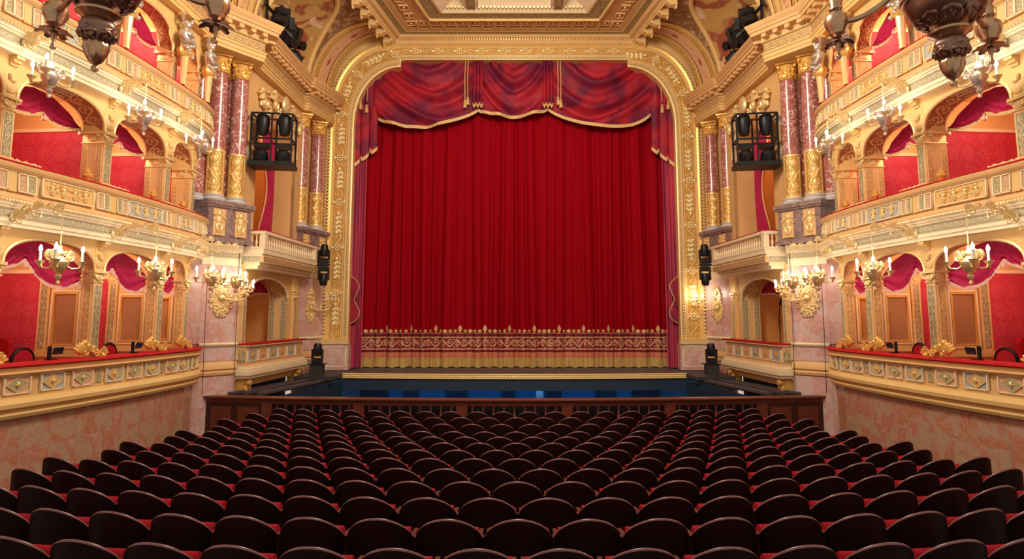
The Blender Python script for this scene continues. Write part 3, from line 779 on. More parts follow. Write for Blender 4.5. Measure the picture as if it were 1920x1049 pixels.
for S.side in (-1, 1):
    box_shell(); first_front(); upper_front(2, 4.2); upper_front(3, 6.7)
    for lv in (1, 2, 3):
        for i in range(5): pillar(lv, i); partition(lv, i)
        for i in range(4):
            bay(lv, i)
            x, y, a = at_s((PS[i]+PS[i+1])/2)
            lx = x-sin(a)*1.0
            lamp('box_lamp_light', 'POINT', (lx if S.side < 0 else -lx, y+.1, {1: 3.75, 2: 6.3, 3: 8.7}[lv]), {1: 20, 2: 20, 3: 45}[lv], (1, .74, .52), .15)
    for i in range(5):
        gilt_rail_ornament(1, i); gilt_rail_ornament(2, i); herm(i)
        if i > 0:
            tier_lamp(2, i); 
        if 0 < i < 4: tier_lamp(3, i)
    for i, (ds, tag) in enumerate(((-.88, 'nearest the picture edge'), (-.72, 'closer to the stage'))):
        s = PS[2+i]+ds; M0 = fr_s(s, -.62, 1.53)
        round_chair(M0 @ RZ(PI), 'round-backed dark chair with red cushion in the lowest {side} boxes, %s' % tag)
        reading_screen(fr_s(s+.12, -.2, 2.26), 'small black text screen on the lowest {side} velvet rail, %s' % tag)
        armchair(fr_s(PS[2+i]-.32, -1.62, 1.53) @ RZ(PI/2), 'crimson velvet armchair deep in the lowest {side} box, %s' % tag)
S.side = -1

# ------------------------------------------------------------------ side walls of the proscenium
Q0, Q1, Q2, Q3, Q4 = (-7.42, 13.0), (-7.18, 14.08), (-6.62, 14.78), (-6.46, 18.42), (-6.08, 19.68)
CA, CB, CC, CD = (-7.05, 14.15), (-6.76, 14.62), (-6.53, 18.4), (-6.30, 19.2)
FY = 19.7                                  # front plane of the gilded proscenium frame
def off_path(pts, o=0): return norm_path([(x, y) for x, y in pts])

def mirror_x(x): return x if S.side < 0 else -x

def wall_sconce(P, Q, t, z, lit, label, reach=.42):
    F = frame(P, Q, z) @ T(t*math.hypot(Q[0]-P[0], Q[1]-P[1]), 0, 0)
    g = thing('wall_sconce', label, 'lamp', F, 'gilded wall sconces beside the stage')
    def plate():
        m = MB(); rnd = random.Random(3)
        out = [(-.05, -.45), (-.12, -.36), (-.20, -.26), (-.22, -.12), (-.19, .0), (-.15, .1), (-.13, .24), (-.12, .36), (-.07, .46), (0, .52)]
        poly = out+[(-x, zz) for x, zz in out[::-1][1:]]
        m.prism(poly, -.02, .02)
        for x, zz in out:
            for sx in (-1, 1):
                scroll(m, (sx*abs(x)*.85, zz), .05, 1.3, .013, sx, T(0, -.035, 0), rnd.random()*6)
                acanthus(m, (sx*abs(x), zz), .08, T(0, -.03, 0), 4, .02, 1.1, PI/2-sx*1.1)
        for q in range(26): m.ell(((rnd.random()-.5)*.26, -.03, -.42+.88*rnd.random()), (.03, .022, .035), None, 6, 4)
        scroll(m, (0, -.02), .11, 1.2, .025, 1, T(0, -.05, 0)); m.ell((0, -.05, .42), (.045, .03, .06), None, 8, 6); m.ell((0, -.05, -.05), (.075, .05, .085), None, 9, 6)
        return m.mesh('back_plate', 'gold_bright', 50)
    obj('back_plate', cached('scp', plate), parent=g)
    def arm():
        m = MB(); m.tube([(0, -.06, -.05), (.12, -.15, -.10), (.26, -.28, -.12), (.38, -.38, -.08), (.42, -.42, .0)], [.03, .026, .022, .02, .018], 7)
        scroll(m, (.24, .06), .07, 1.4, .013, 1, T(0, -.24, 0)); acanthus(m, (.2, -.08), .12, T(0, -.22, 0), 4, .02, 1.0, .6)
        m.lathe([(0, -.04), (.03, -.02), (.05, .02), (.02, .05), (.02, .08), (.06, .11), (.02, .13)], 10, T(.42, -.42, 0)); return m.mesh('arm', 'gold_pale', 50)
    obj('arm', cached('sca', arm), parent=g)
    br = cached('scb', lambda: MB().tube([(0, 0, 0), (.06, 0, -.03), (.12, 0, -.01), (.14, 0, .05)], .01, 5).lathe([(0, .03), (.02, .04), (.045, .075), (.015, .08)], 9, T(.14, 0, 0)).mesh('branch', 'gold_pale', 40))
    cd = cached('scc', lambda: MB().lathe([(.014, .07), (.014, .19), (0, .19)], 8, T(.14, 0, 0)).mesh('candle', 'white_wax', 40))
    bl = cached('scl', lambda: MB().lathe([(0, .19), (.014, .2), (.019, .22), (.013, .25), (0, .275)], 8, T(.14, 0, 0)).mesh('bulb', 'bulb_glow', 60))
    bw = cached('scw', lambda: MB().lathe([(0, .19), (.014, .2), (.019, .22), (.013, .25), (0, .275)], 8, T(.14, 0, 0)).mesh('bulb', 'white_wax', 60))
    for q in range(5):
        b = obj('branch', br, parent=g, M=T(.42, -.42, .11) @ RZ(q*2*PI/5+.3))
        obj('candle', cd, parent=b); obj('bulb', bl if lit else bw, parent=b)
    if lit:
        w = F @ Vector((.44, -.46, .42)); lamp('wall_sconce_light', 'POINT', (mirror_x(w.x), w.y, w.z), 12, (1, .82, .62), .16)

def marble_column(c, z0, gilded, label, r=.205, zt=9.15):
    g = thing('marble_column', label, 'column', T(c[0], c[1], z0), 'red marble columns beside the stage')
    H = zt-z0
    obj('base', cached(('cb', r), lambda: MB().lathe([(r*1.35, 0), (r*1.35, .03), (r*1.4, .05), (r*1.32, .08), (r*1.15, .09), (r*1.15, .11), (r*1.24, .13), (r*1.1, .16), (r*1.0, .17)], 24).mesh('base', 'white_marble', 40)), parent=g)
    z1 = .17
    if gilded:
        def drum():
            m = MB(); m.grid(lambda a, b: (r*cos(a*2*PI), r*sin(a*2*PI), .2+1.0*b), 24, 4, uvf=lambda a, b: (b*2.2, (a*3) % 1.0001))
            for zz in (.19, 1.2): m.lathe([(r, zz-.03), (r*1.07, zz-.015), (r*1.07, zz+.02), (r, zz+.03)], 24)
            rnd = random.Random(2)
            for q in range(3):
                a = q*2*PI/3-1.2; Q = RZ(a) @ T(r*.98, 0, 0) @ RZ(PI/2)
                for zz in (.42, .72, 1.0): scroll(m, (-.06, zz), .05, 1.3, .009, 1, Q); scroll(m, (.06, zz), .05, 1.3, .009, -1, Q); m.ell((0, 0, zz+.02), (.035, .014, .08), Q, 6, 4)
            return m.mesh('gilded_drum', 'orn_gold', 40)
        obj('gilded_drum', cached(('cd', r), drum), parent=g); z1 = 1.22
    obj('shaft', MB().lathe([(r*(1-.12*t), z1+(H-.45-z1)*t) for t in [q/6 for q in range(7)]], 28), 'marble_red', g, smooth=40)
    def cap():
        m = MB(); q = r*.9
        m.lathe([(q, 0), (q*1.1, .02), (q*1.0, .04), (q*1.0, .12), (q*1.1, .26), (q*1.35, .36)], 20)
        m.box((0, 0, .41), (q*2.7, q*2.7, .06), RZ(.5))
        for lv, (zz, rr, n) in enumerate(((.03, 1.02, 8), (.15, 1.08, 8))):
            for i in range(n):
                a = 2*PI*(i+.5*lv)/n; Q = RZ(a) @ T(q*rr, 0, 0) @ RZ(PI/2); acanthus(m, (0, zz), .15, Q, 3, .03, .5)
        for i in range(4):
            a = PI/4+i*PI/2+.5; Q = RZ(a) @ T(q*1.35, 0, .33); m.ell((0, 0, 0), (.06, .045, .06), Q, 8, 6); scroll(m, (0, 0), .06, 1.3, .018, 1, Q)
        return m.mesh('capital', 'gold_leaf', 50)
    obj('capital', cached(('cc', r), cap), parent=g, M=T(0, 0, H-.44))

def pedestal(P, Q, z0, z1, label, depth=.62, n=2):
    L = math.hypot(Q[0]-P[0], Q[1]-P[1]); ext = .30; F = frame(P, Q, z0) @ T(-ext, 0, 0); W = L+2*ext
    g = thing('column_pedestal', label, 'pedestal', F, 'column pedestals beside the stage')
    H = z1-z0
    obj('die', MB().box((W/2, depth/2-.30, H/2), (W-.06, depth-.06, H)), 'marble_grey', g, smooth=0)
    m = MB(); m.box((W/2, depth/2-.30, H-.05), (W+.08, depth+.08, .1)).box((W/2, depth/2-.30, H-.12), (W+.02, depth+.02, .05)); obj('cap', m, 'marble_grey', g, smooth=0)
    m = MB(); m.box((W/2, depth/2-.30, .05), (W+.06, depth+.06, .1)); obj('plinth', m, 'marble_grey', g, smooth=0)
    pm = cached('pedp', lambda: MB().box((0, .01, 0), (.30, .02, .62)).mesh('relief_panel', 'plaster_tan', 0))
    def ch():
        m = MB(); putto(m, 0, -.28, .55, thick=.035); m.box((0, 0, -.29), (.2, .03, .02)); return m.mesh('cherub', 'gold_pale', 50)
    cm = cached('pedc', ch)
    for i in range(n):
        p = obj('relief_panel', pm, parent=g, M=T(ext+(L*i/(n-1) if n > 1 else L/2), -.285, H*.48)); obj('cherub', cm, parent=p, M=T(0, -.012, 0))

def moving_head(M, label, s=1.0, group='black moving-head stage lights'):
    g = thing('moving_head_light', label, 'stage light', M @ SC(s, s, s), group)
    obj('base', cached('mhb', lambda: MB().box((0, 0, .05), (.30, .24, .10)).box((0, 0, .11), (.2, .2, .03)).mesh('base', 'black_metal', 0)), parent=g)
    def yk():
        m = MB()
        for sx in (-1, 1): m.box((sx*.15, 0, .27), (.05, .12, .32))
        m.box((0, 0, .135), (.34, .14, .04)); return m.mesh('yoke', 'black_metal', 0)
    obj('yoke', cached('mhy', yk), parent=g)
    obj('head', cached('mhh', lambda: MB().lathe([(.0, .22), (.10, .22), (.125, .27), (.13, .45), (.115, .56), (.10, .60), (.0, .60)], 16, SC(1, 1, 1)).mesh('head', 'black_metal', 40)), parent=g)
    obj('lens', cached('mhl', lambda: MB().lathe([(0, .60), (.085, .60), (.08, .615), (0, .625)], 16).mesh('lens', 'black_glass', 40)), parent=g)

def par_can(m, M, r=.1, L=.3):
    m.lathe([(0, 0), (r*.6, 0), (r*.9, L*.25), (r, L*.4), (r, L), (r*1.1, L), (r*1.1, L*1.04), (0, L*1.0)], 12, M)

def entablature():
    dAB = (.62, .785); 
    pts = [(-7.16, 4.6), (-7.05, 8.6), (-6.84, 10.6), (-6.78, 12.6), (-6.86, 13.38), (-6.97, 13.66), (-6.88, 13.62), (-6.18, 14.52), (-6.42, 14.86), (-6.38, 18.02), (-6.26, 17.98), (-5.86, 19.36), (-6.02, 19.66)]
    pts = [(-7.16, 4.6), (-7.05, 8.6), (-6.84, 10.6), (-6.78, 12.6), (-6.84, 13.5), (-6.14, 14.48), (-6.40, 14.86), (-6.36, 18.0), (-6.22, 18.02), (-5.88, 19.30), (-5.98, 19.68)]
    P = norm_path(pts)
    g = thing('trim_%s' % side_word(), 'great gilded cornice running above the boxes and columns on the {side}', None, kind='structure')
    obj('architrave', MB().sweep(P, [(-.9, 9.15), (0, 9.15), (0, 9.22), (.02, 9.23), (.02, 9.31), (.045, 9.33), (.045, 9.37)]), 'plaster_warm', g)
    obj('frieze', MB().sweep(P, [(.0, 9.37), (.0, 9.60)], uvw=.23), 'orn_tan', g)
    obj('dentil_band', MB().sweep(P, [(.0, 9.60), (.05, 9.62), (.05, 9.68)], uvw=.09), 'orn_cornice', g)
    obj('bed_moulding', MB().sweep(P, [(.05, 9.68), (.05, 9.78), (.26, 9.78)]), 'plaster_tan', g)
    obj('corona', MB().sweep(P, [(.26, 9.78), (.27, 9.86), (.30, 9.87), (.31, 9.93), (.36, 9.99), (.38, 10.05), (-.6, 10.06)]), 'plaster_tan', g)
    obj('egg_band', MB().sweep(P, [(.275, 9.862), (.315, 9.925)], uvw=.07), 'orn_cornice', g)
    md = cached('modil', lambda: MB().box((0, -.09, 0), (.12, .19, .085)).box((0, -.17, -.03), (.10, .05, .05)).mesh('modillion', 'plaster_tan', 0))
    for a, b in zip(pts, pts[1:]):
        L = math.hypot(b[0]-a[0], b[1]-a[1])
        if a[1] < 8: continue
        n = max(1, round(L/.27)); F = frame(a, b)
        for q in range(n): obj('modillion', md, parent=g, M=F @ T((q+.5)*L/n, -.05, 9.735))
    # blocking course and attic wall behind the cornice
    obj('attic', MB().sweep(norm_path([p for p in pts if p[1] < 14]), [(-.3, 10.06), (-.3, 12.4)]), 'plaster_tan', g)

def arched_wall(P, Q, z0, zt, a0, a1, zs, zc, dep, mat, smat, parent, name):
    """wall plate from P to Q with an arched opening between a0..a1 (metres along), with reveals"""
    L = math.hypot(Q[0]-P[0], Q[1]-P[1]); F = frame(P, Q)
    cxm, hw = (a0+a1)/2, (a1-a0)/2; N = 18
    m = MB()
    m.box((a0/2, .05, (z0+zt)/2), (a0, .1, zt-z0)); m.box(((a1+L)/2, .05, (z0+zt)/2), (L-a1, .1, zt-z0))
    cx = lambda a: cxm+hw*sin((a-.5)*PI); cz = lambda a: zs+(zc-zs)*arch_curve(sin((a-.5)*PI), 2.0)
    m.grid(lambda a, b: (cx(a), 0, cz(a)+(zt-cz(a))*b), N, 1)
    obj(name, m, mat, parent, F, 0)
    obj('soffit', MB().grid(lambda a, b: (cx(a), dep*b, cz(a)), N, 2, uvf=lambda a, b: (a*(2*hw+.8)/dep, b)), smat, parent, F)
    for ax, nm in ((a0, 'reveal'), (a1, 'reveal')):
        obj(nm, MB().grid(lambda a, b: (ax, dep*a, z0+(zs-z0)*b), 1, 1), 'plaster_tan', parent, F)
    obj('archivolt', MB().tube([(cx(q/N), -.015, cz(q/N)) for q in range(N+1)], .035, 6), 'plaster_cream', parent, F)
    return F, L

def stage_side():
    w = thing('wall_stage_%s' % side_word(), 'pink marble and gilt side wall of the proscenium on the {side}', None, kind='structure')
    for P, Q, cols in ((Q0, Q1, 2), (Q1, Q2, 2), (Q3, Q4, 2)):
        L = math.hypot(Q[0]-P[0], Q[1]-P[1]); F = frame(P, Q)
        obj('wall_core', MB().box((L/2, .10, 2.2), (L, .1, 5.0)), 'marble_pink', w, F, 0)
        marble_slabs(w, F, L, 0.2, 1.56, cols, 2); marble_slabs(w, F, L, 1.9, 2.24, cols, 1); marble_slabs(w, F, L, 2.32, 4.22, cols, 4)
    zone = norm_path([Q1, Q2]); zone2 = norm_path([Q3, Q4])
    for Z in (zone, zone2):
        obj('band_moulding', MB().sweep(Z, [(-.02, 1.56), (.03, 1.58), (.05, 1.64), (.02, 1.68), (.06, 1.72), (.05, 1.80), (.02, 1.86), (-.02, 1.90)]), 'plaster_tan', w)
        obj('dado_rail', MB().sweep(Z, [(-.02, 2.23), (.04, 2.25), (.06, 2.29), (.03, 2.31), (-.02, 2.33)]), 'plaster_cream', w)
    cor = norm_path([(-7.18, 14.0), Q1, Q2])
    obj('upper_moulding', MB().sweep(cor, [(-.03, 4.12), (.02, 4.14), (.02, 4.30), (.05, 4.32)]), 'plaster_cream', w)
    obj('upper_frieze', MB().sweep(cor, [(.03, 4.32), (.03, 4.45)], uvw=.13), 'orn_frieze', w)
    obj('upper_shelf', MB().sweep(cor, [(.03, 4.45), (.07, 4.47), (.10, 4.56), (.12, 4.66), (-.6, 4.66)]), 'plaster_cream', w)
    cor2 = norm_path([Q3, Q4])
    obj('upper_moulding', MB().sweep(cor2, [(-.03, 4.12), (.02, 4.14), (.02, 4.30), (.05, 4.32), (.03, 4.46), (.12, 4.6), (-.6, 4.62)]), 'plaster_cream', w)
    # lower box of the proscenium
    L = math.hypot(Q3[0]-Q2[0], Q3[1]-Q2[1])
    F, L = arched_wall(Q2, Q3, 1.9, 4.2, .36, L-.85, 3.45, 3.95, .52, 'plaster_warm', 'orn_tan', w, 'box_wall')
    obj('box_back', MB().box((L/2, 1.6, 3.1), (L, .05, 2.4)), 'orange_wall', w, F, 0)
    obj('box_side', MB().box((L-.5, 1.05, 3.1), (.05, 1.1, 2.4)), 'orange_wall', w, F, 0); obj('box_side', MB().box((.1, 1.05, 3.1), (.05, 1.1, 2.4)), 'brown_panel', w, F, 0)
    obj('box_floor', MB().box((L/2, .9, 2.05), (L, 1.5, .05)), 'brown_panel', w, F, 0); obj('box_ceiling', MB().box((L/2, .95, 4.12), (L, 1.4, .05)), 'brown_panel', w, F, 0)
    wl = F @ Vector((L*.5, 1.0, 3.9)); lamp('box_lamp_light', 'POINT', (mirror_x(wl.x), wl.y, wl.z), 5, (1, .7, .45), .12)
    ps = cached('lbs', lambda: strip(.15, 1.1).mesh('ornament_strip', 'orn_green', 0)); 
    for ax, wd in ((.17, .26), (L-.40, .26)):
        p = obj('pilaster', cached('lbp', lambda: MB().box((0, 0, .62), (.26, .06, 1.28)).mesh('pilaster', 'plaster_tan', 0)), parent=w, M=F @ T(ax, -.02, 2.26)); obj('ornament_strip', ps, parent=p, M=T(0, -.045, .62))
        obj('capital', cached('lbc', lambda: capital_mesh(.22, .06, .2)), parent=p, M=T(0, -.05, 1.16))
    for yy in (.09, .42):
        obj('ornament_strip', ps, parent=w, M=F @ T(L-.85-.012, yy, 2.26+.6) @ RZ(-PI/2))
    def fluted():
        m = MB()
        for q in range(5): m.box((-.12+.06*q, -.03, .18), (.03, .03, .36))
        m.box((0, 0, .18), (.3, .05, .38)); return m.mesh('fluted_block', 'gold_pale', 0)
    for ax in (.17, L-.40): obj('fluted_block', cached('flb', fluted), parent=w, M=F @ T(ax, -.02, 3.66))
    # purple drape in the lower box
    d = thing('box_drape', 'plum drape at the top of the lower stage box on the {side}', 'drape', F)
    c0, c1 = .38, L-.87
    def dz(a): return 3.55-.12*sin(PI*min(1, a*1.4))+.05*a
    obj('cloth', MB().grid(lambda a, b: (c0+(c1-c0)*a, .60+.03*sin(30*a), dz(a)+(3.97-dz(a))*b), 30, 3), 'drape_crimson', d, smooth=60)
    obj('fringe', MB().grid(lambda a, b: (c0+(c1-c0)*a, .585+.03*sin(30*a), dz(a)-.05*b), 40, 1), 'fringe_pink', d)
    # parapet of the lower box
    f = thing('stage_box_parapet', 'painted panel front of the lower stage box on the {side}', 'balcony', F, 'stage box fronts')
    W0, W1 = .08, L-.12; O = .26
    m = MB(); m.box(((W0+W1)/2, -O/2+.05, 1.98), (W1-W0, O, .48)); obj('body', m, 'plaster_tan', f, smooth=0)
    m = MB(); m.box(((W0+W1)/2, -O/2, 2.235), (W1-W0+.06, O+.08, .03)); obj('cap', m, 'plaster_cream', f, smooth=0)
    m = MB(); m.box(((W0+W1)/2, -O/2, 2.27), (W1-W0+.08, O+.1, .04)); obj('velvet_rail', m, 'velvet_rail', f, smooth=0, label='crimson velvet arm rail')
    m = MB()
    for q, (oo, zz, hh) in enumerate(((.03, 1.72, .06), (.07, 1.66, .07), (.10, 1.58, .08), (.05, 1.50, .08))): m.box(((W0+W1)/2, -O/2, zz), (W1-W0+2*oo, O+2*oo, hh))
    obj('lower_moulding', m, 'plaster_cream', f, smooth=0)
    pw = (W1-W0)/6
    for q in range(6):
        mt = ('ground_blue', 'ground_pink')[q % 2]
        pn = obj('front_panel', cached(('fp', mt), lambda: MB().box((0, 0, 0), (.44, .02, .28)).mesh('front_panel', mt, 0)), parent=f, M=T(W0+(q+.5)*pw, -O+.045, 2.0))
        obj('rosette', cached('fpr', lambda: MB().lathe([(0, .03), (.03, .028), (.05, .01), (.085, .006), (.1, 0)], 10, RX(PI/2)).mesh('rosette', 'gold_leaf', 40)), parent=pn, M=T(0, -.01, 0))
        m = MB()
        for sx in (-1, 1): m.box((sx*.235, 0, 0), (.03, .035, .32))
        for sz in (-1, 1): m.box((0, 0, sz*.15), (.5, .035, .02))
        obj('panel_frame', cached('fpf', lambda: m.mesh('panel_frame', 'plaster_cream', 0)), parent=pn)
    obj('side_panel', cached('fsp', lambda: strip(.2, .3).mesh('side_panel', 'orn_green', 0)), parent=f, M=T(W0-.012, -.1, 2.0) @ RZ(-PI/2))
    # consoles and opening towards the pit
    for ax in (.22, L-.4):
        def con():
            m = MB(); m.box((0, 0, .15), (.26, .22, .34)); scroll(m, (-.16, .2), .09, 1.4, .03, 1, RZ(PI/2)); m.ell((0, -.15, .24), (.12, .1, .09), None, 9, 6); m.ell((0, -.13, .02), (.1, .05, .07), None, 8, 5)
            acanthus(m, (0, -.05), .25, T(0, -.13, 0), 5, .04, .7); return m.mesh('console', 'gold_leaf', 40)
        obj('console', cached('pcon', con), parent=f, M=T(ax, -.06, 1.12))
    obj('beam', MB().box((L/2, .0, 1.36), (L-.3, .1, .22)), 'plaster_tan', f, smooth=0)
    obj('opening', MB().box((L/2, .35, .9), (L, .1, .9)), 'pit_navy', w, F, 0)
    # balcony with balustrade
    b = thing('balcony', 'small balustraded balcony above the stage box on the {side}', 'balcony', F, 'balustraded stage balconies')
    O = .52; W0, W1 = .12, L-.05; c = (W0+W1)/2; ln = W1-W0
    obj('slab', MB().box((c, -O/2+.1, 4.52), (ln+.1, O+.2, .12)).box((c, -O/2+.1, 4.43), (ln+.04, O+.12, .06)), 'plaster_cream', b, smooth=0)
    obj('soffit_moulding', MB().box((c, -O/2+.12, 4.22), (ln-.1, O-.02, .08)).box((c, -O/2+.14, 4.14), (ln-.2, O-.12, .08)), 'plaster_cream', b, smooth=0)
    obj('frieze', strip(ln-.02, .15, along='x'), 'orn_tan', b, T(c, -O+.02, 4.33), 0); obj('frieze_core', MB().box((c, -O/2+.1, 4.33), (ln-.02, O+.1, .15)), 'plaster_tan', b, smooth=0)
    obj('side_frieze', strip(O, .15, along='x'), 'orn_frieze', b, T(W0-.0, -O/2+.1, 4.33) @ RZ(-PI/2), 0)
    obj('rail', MB().box((c, -O+.06, 4.985), (ln+.06, .16, .07)).box((W0+.02, -O/2+.08, 4.985), (.14, O, .07)).box((W1-.02, -O/2+.08, 4.985), (.14, O, .07)), 'plaster_cream', b, smooth=0)
    obj('velvet_rail', MB().box((c, -O+.07, 5.032), (ln+.08, .17, .025)).box((W0+.02, -O/2+.08, 5.032), (.15, O, .025)), 'velvet_rail', b, smooth=0)
    obj('plinth', MB().box((c, -O+.06, 4.60), (ln+.02, .14, .06)).box((W0+.02, -O/2+.08, 4.60), (.14, O, .06)), 'plaster_cream', b, smooth=0)
    post = cached('bpost', lambda: MB().box((0, 0, 0), (.16, .14, .33)).mesh('post', 'plaster_cream', 0))
    for ax in (W0+.06, W1-.08): obj('post', post, parent=b, M=T(ax, -O+.06, 4.79))
    bal = cached('bal', lambda: MB().lathe([(.03, 0), (.03, .02), (.018, .035), (.025, .06), (.034, .10), (.030, .14), (.016, .18), (.014, .22), (.024, .25), (.02, .27), (.03, .29), (.03, .32)], 10).mesh('baluster', 'plaster_cream', 40))
    n = 22
    for q in range(n): obj('baluster', bal, parent=b, M=T(W0+.22+(ln-.46)*q/(n-1), -O+.06, 4.63))
    for q in range(3): obj('baluster', bal, parent=b, M=T(W0+.02, -O+.22+.11*q, 4.63))
    # upper arch with curtain
    F2, L = arched_wall(Q2, Q3, 4.6, 9.15, .55, L-.62, 7.55, 8.45, .72, 'plaster_tan', 'plaster_warm', w, 'arch_wall')
    obj('box_back', MB().box((L/2, 1.9, 6.6), (L+.6, .05, 4.2)), 'orange_wall', w, F, 0); obj('box_side', MB().box((L+.1, 1.2, 6.6), (.05, 1.4, 4.2)), 'orange_wall', w, F, 0)
    obj('box_side', MB().box((.0, 1.2, 6.6), (.05, 1.4, 4.2)), 'orange_wall', w, F, 0); obj('box_ceiling', MB().box((L/2, 1.2, 8.7), (L, 1.5, .05)), 'brown_panel', w, F, 0)
    wl = F @ Vector((L*.45, 1.2, 8.2)); lamp('balcony_lamp_light', 'POINT', (mirror_x(wl.x), wl.y, wl.z), 60, (1, .66, .36), .15)
    c = thing('balcony_curtain', 'gathered crimson curtain hanging in the upper stage balcony on the {side}', 'curtain', F, 'balcony curtains')
    def cu(a, bb):
        zt = 8.3; z = zt+(5.15-zt)*bb; wd = .95*(1-.55*sin(PI*min(1., bb*.9))**2 if bb < .95 else .5)
        return (L-.62-.05-wd*(1-a), .62+.06*sin(a*28), z)
    obj('cloth', MB().grid(cu, 40, 14), 'drape_crimson', c, smooth=60)
    obj('gold_edge', MB().tube([cu(0, q/14) for q in range(15)], .025, 6), 'fringe_gold', c)
    ts = cached('bigt', lambda: MB().lathe([(0, .3), (.03, .28), (.06, .24), (.03, .2), (.07, .18), (.08, .02), (0, 0)], 10).mesh('tassel', 'fringe_gold', 40))
    q = cu(0, 1); obj('tassel', ts, parent=c, M=T(q[0], q[1]-.03, 5.12))
    ct = thing('balcony_curtain', 'crimson curtain folded at the near jamb of the upper balcony on the {side}', 'curtain', F, 'balcony curtains')
    obj('cloth', MB().grid(lambda a, bb: (.6+.3*a, .66+.05*sin(a*22), 8.3-3.2*bb), 20, 6), 'drape_crimson', ct, smooth=60)
    # cherub group over the arch
    sg = thing('arch_sculpture', 'carved cherub group above the upper balcony arch on the {side}', 'sculpture', F @ T(L/2, -.10, 0), 'cherub groups over the balcony arches')
    rnd = random.Random(9)
    for q in range(4):
        m = MB(); putto(m, 0, 0, .62, flip=1 if q < 2 else -1, thick=.07); obj('cherub', m, 'gold_pale', sg, T((-1.05, -.45, .45, 1.05)[q], 0, 8.28+(0, .16, .16, 0)[q]) @ RY((-.5, -.25, .25, .5)[q]), 50)
    m = MB()
    for q in range(70): m.ell(((rnd.random()-.5)*2.6, .04, 8.35+.55*rnd.random()), (.03+.05*rnd.random(), .04, .03+.04*rnd.random()), RY(0), 6, 4)
    obj('garland', m, 'gold_pale', sg, None, 50, kind='stuff')
    obj('cartouche', MB().ell((0, -.06, 8.80), (.2, .1, .26), None, 12, 8), 'gold_bright', sg)
    # columns and pedestals
    pedestal(CA, CB, 4.64, 5.60, 'grey marble pedestal with cherub reliefs under the near columns on the {side}')
    pedestal(CC, CD, 4.62, 5.60, 'grey marble pedestal under the far columns on the {side}, beside the gilded frame', n=2)
    marble_column(CA, 5.60, True, 'tall red marble column with gilded drum on the {side}, nearest the boxes')
    marble_column(CB, 5.60, True, 'tall red marble column with gilded drum on the {side}, beside the lamp cage')
    marble_column(CC, 5.60, True, 'slender red marble column with gilded drum on the {side}, between lamp cage and frame')
    marble_column(CD, 5.60, True, 'slender red marble column with gilded drum on the {side}, next to the gilded frame')
    marble_column((-7.42, 14.0), 5.60, False, 'plain red marble column on the {side}, half hidden behind the box fronts')
    marble_column((-6.98, 14.72), 5.60, False, 'plain red marble column on the {side}, behind the near gilded pair')
    marble_column((-6.78, 18.30), 5.60, False, 'plain red marble column on the {side}, behind the far gilded pair')
    obj('pier_back', MB().box((0, .45, 6.9), (1.1, .1, 4.7)), 'plaster_tan', w, frame(CA, CB) @ T(.3, .0, 0), 0)
    obj('pier_back', MB().box((0, .30, 6.9), (1.5, .1, 4.7)), 'plaster_tan', w, frame(CC, CD) @ T(.45, .0, 0), 0)
    wall_sconce(Q1, Q2, .52, 3.42, True, 'large gilded wall sconce with lit candles on the near marble wall, {side} side')
    wall_sconce(Q3, Q4, .45, 3.25, S.side > 0, 'large gilded wall sconce with %s candles beside the gilded frame, {side} side' % ('lit' if S.side > 0 else 'unlit'))
    if S.side < 0: pass
    # stage lights
    moving_head(T(-5.80, 18.62, 4.55), 'upright black moving-head light on the {side}, above its hanging twin', .95)
    moving_head(T(-5.80, 18.62, 4.45) @ RX(PI), 'hanging black moving-head light on the {side}, under its upright twin', .95)
    obj('light_bracket', MB().bar((-5.8, 18.62, 4.5), (-6.4, 18.8, 4.5), .05).box((-5.80, 18.62, 4.5), (.3, .25, .06)), 'black_metal', None, label='black bracket holding the two moving-head lights on the {side}', cat='bracket', smooth=0)
    st = thing('light_stand', 'low black stand with a stage light at the {side} end of the stage', 'stand', T(-5.80, 18.3, 1.25), 'light stands')
    obj('box', MB().box((0, 0, .14), (.36, .3, .28)), 'deck_black', st, smooth=0); obj('top_plate', MB().box((0, 0, .30), (.46, .36, .03)), 'black_metal', st, smooth=0)
    moving_head(T(-5.80, 18.3, 1.57), 'black stage light on a low stand at the {side} end of the stage', .95)
    # cage with four moving heads in front of the balcony
    cg = thing('lamp_cage', 'black steel cage of stage lights hanging before the upper balcony on the {side}', 'light rig', T(-6.03, 14.98, 6.72) @ RZ(R(8)), 'lamp cages')
    W, D, H = .96, .5, 1.22
    m = MB()
    for sx in (-1, 1):
        for sy in (-1, 1): m.bar((sx*W/2, sy*D/2, 0), (sx*W/2, sy*D/2, H), .045)
        for zz in (0, H*.48, H): m.bar((sx*W/2, -D/2, zz), (sx*W/2, D/2, zz), .04)
    for sy in (-1, 1):
        for zz in (0, H*.48, H): m.bar((-W/2, sy*D/2, zz), (W/2, sy*D/2, zz), .04)
        m.bar((0, sy*D/2, 0), (0, sy*D/2, H), .04)
    obj('cage_frame', m, 'black_metal', cg, smooth=0)
    obj('tray', MB().box((0, 0, -.05), (W+.1, D+.1, .1)), 'black_metal', cg, smooth=0)
    for sx in (-1, 1):
        for zz, nm in ((.68, 'upper'), (.04, 'lower')):
            m = MB()
            if zz > .5: m.lathe([(.14, .54), (.16, .5), (.17, .36), (.14, .14), (.10, .04), (0, .02)], 14, T(sx*.26, -.05, zz)); m.lathe([(0, .55), (.13, .545)], 14, T(sx*.26, -.05, zz))
            else: m.lathe([(0, .3), (.1, .3), (.17, .24), (.185, .12), (.17, .02), (0, 0)], 14, T(sx*.26, -.06, zz) @ RX(.5)); m.box((sx*.26, 0, zz+.4), (.34, .3, .1))
            obj('spotlight', m, 'black_metal', cg)
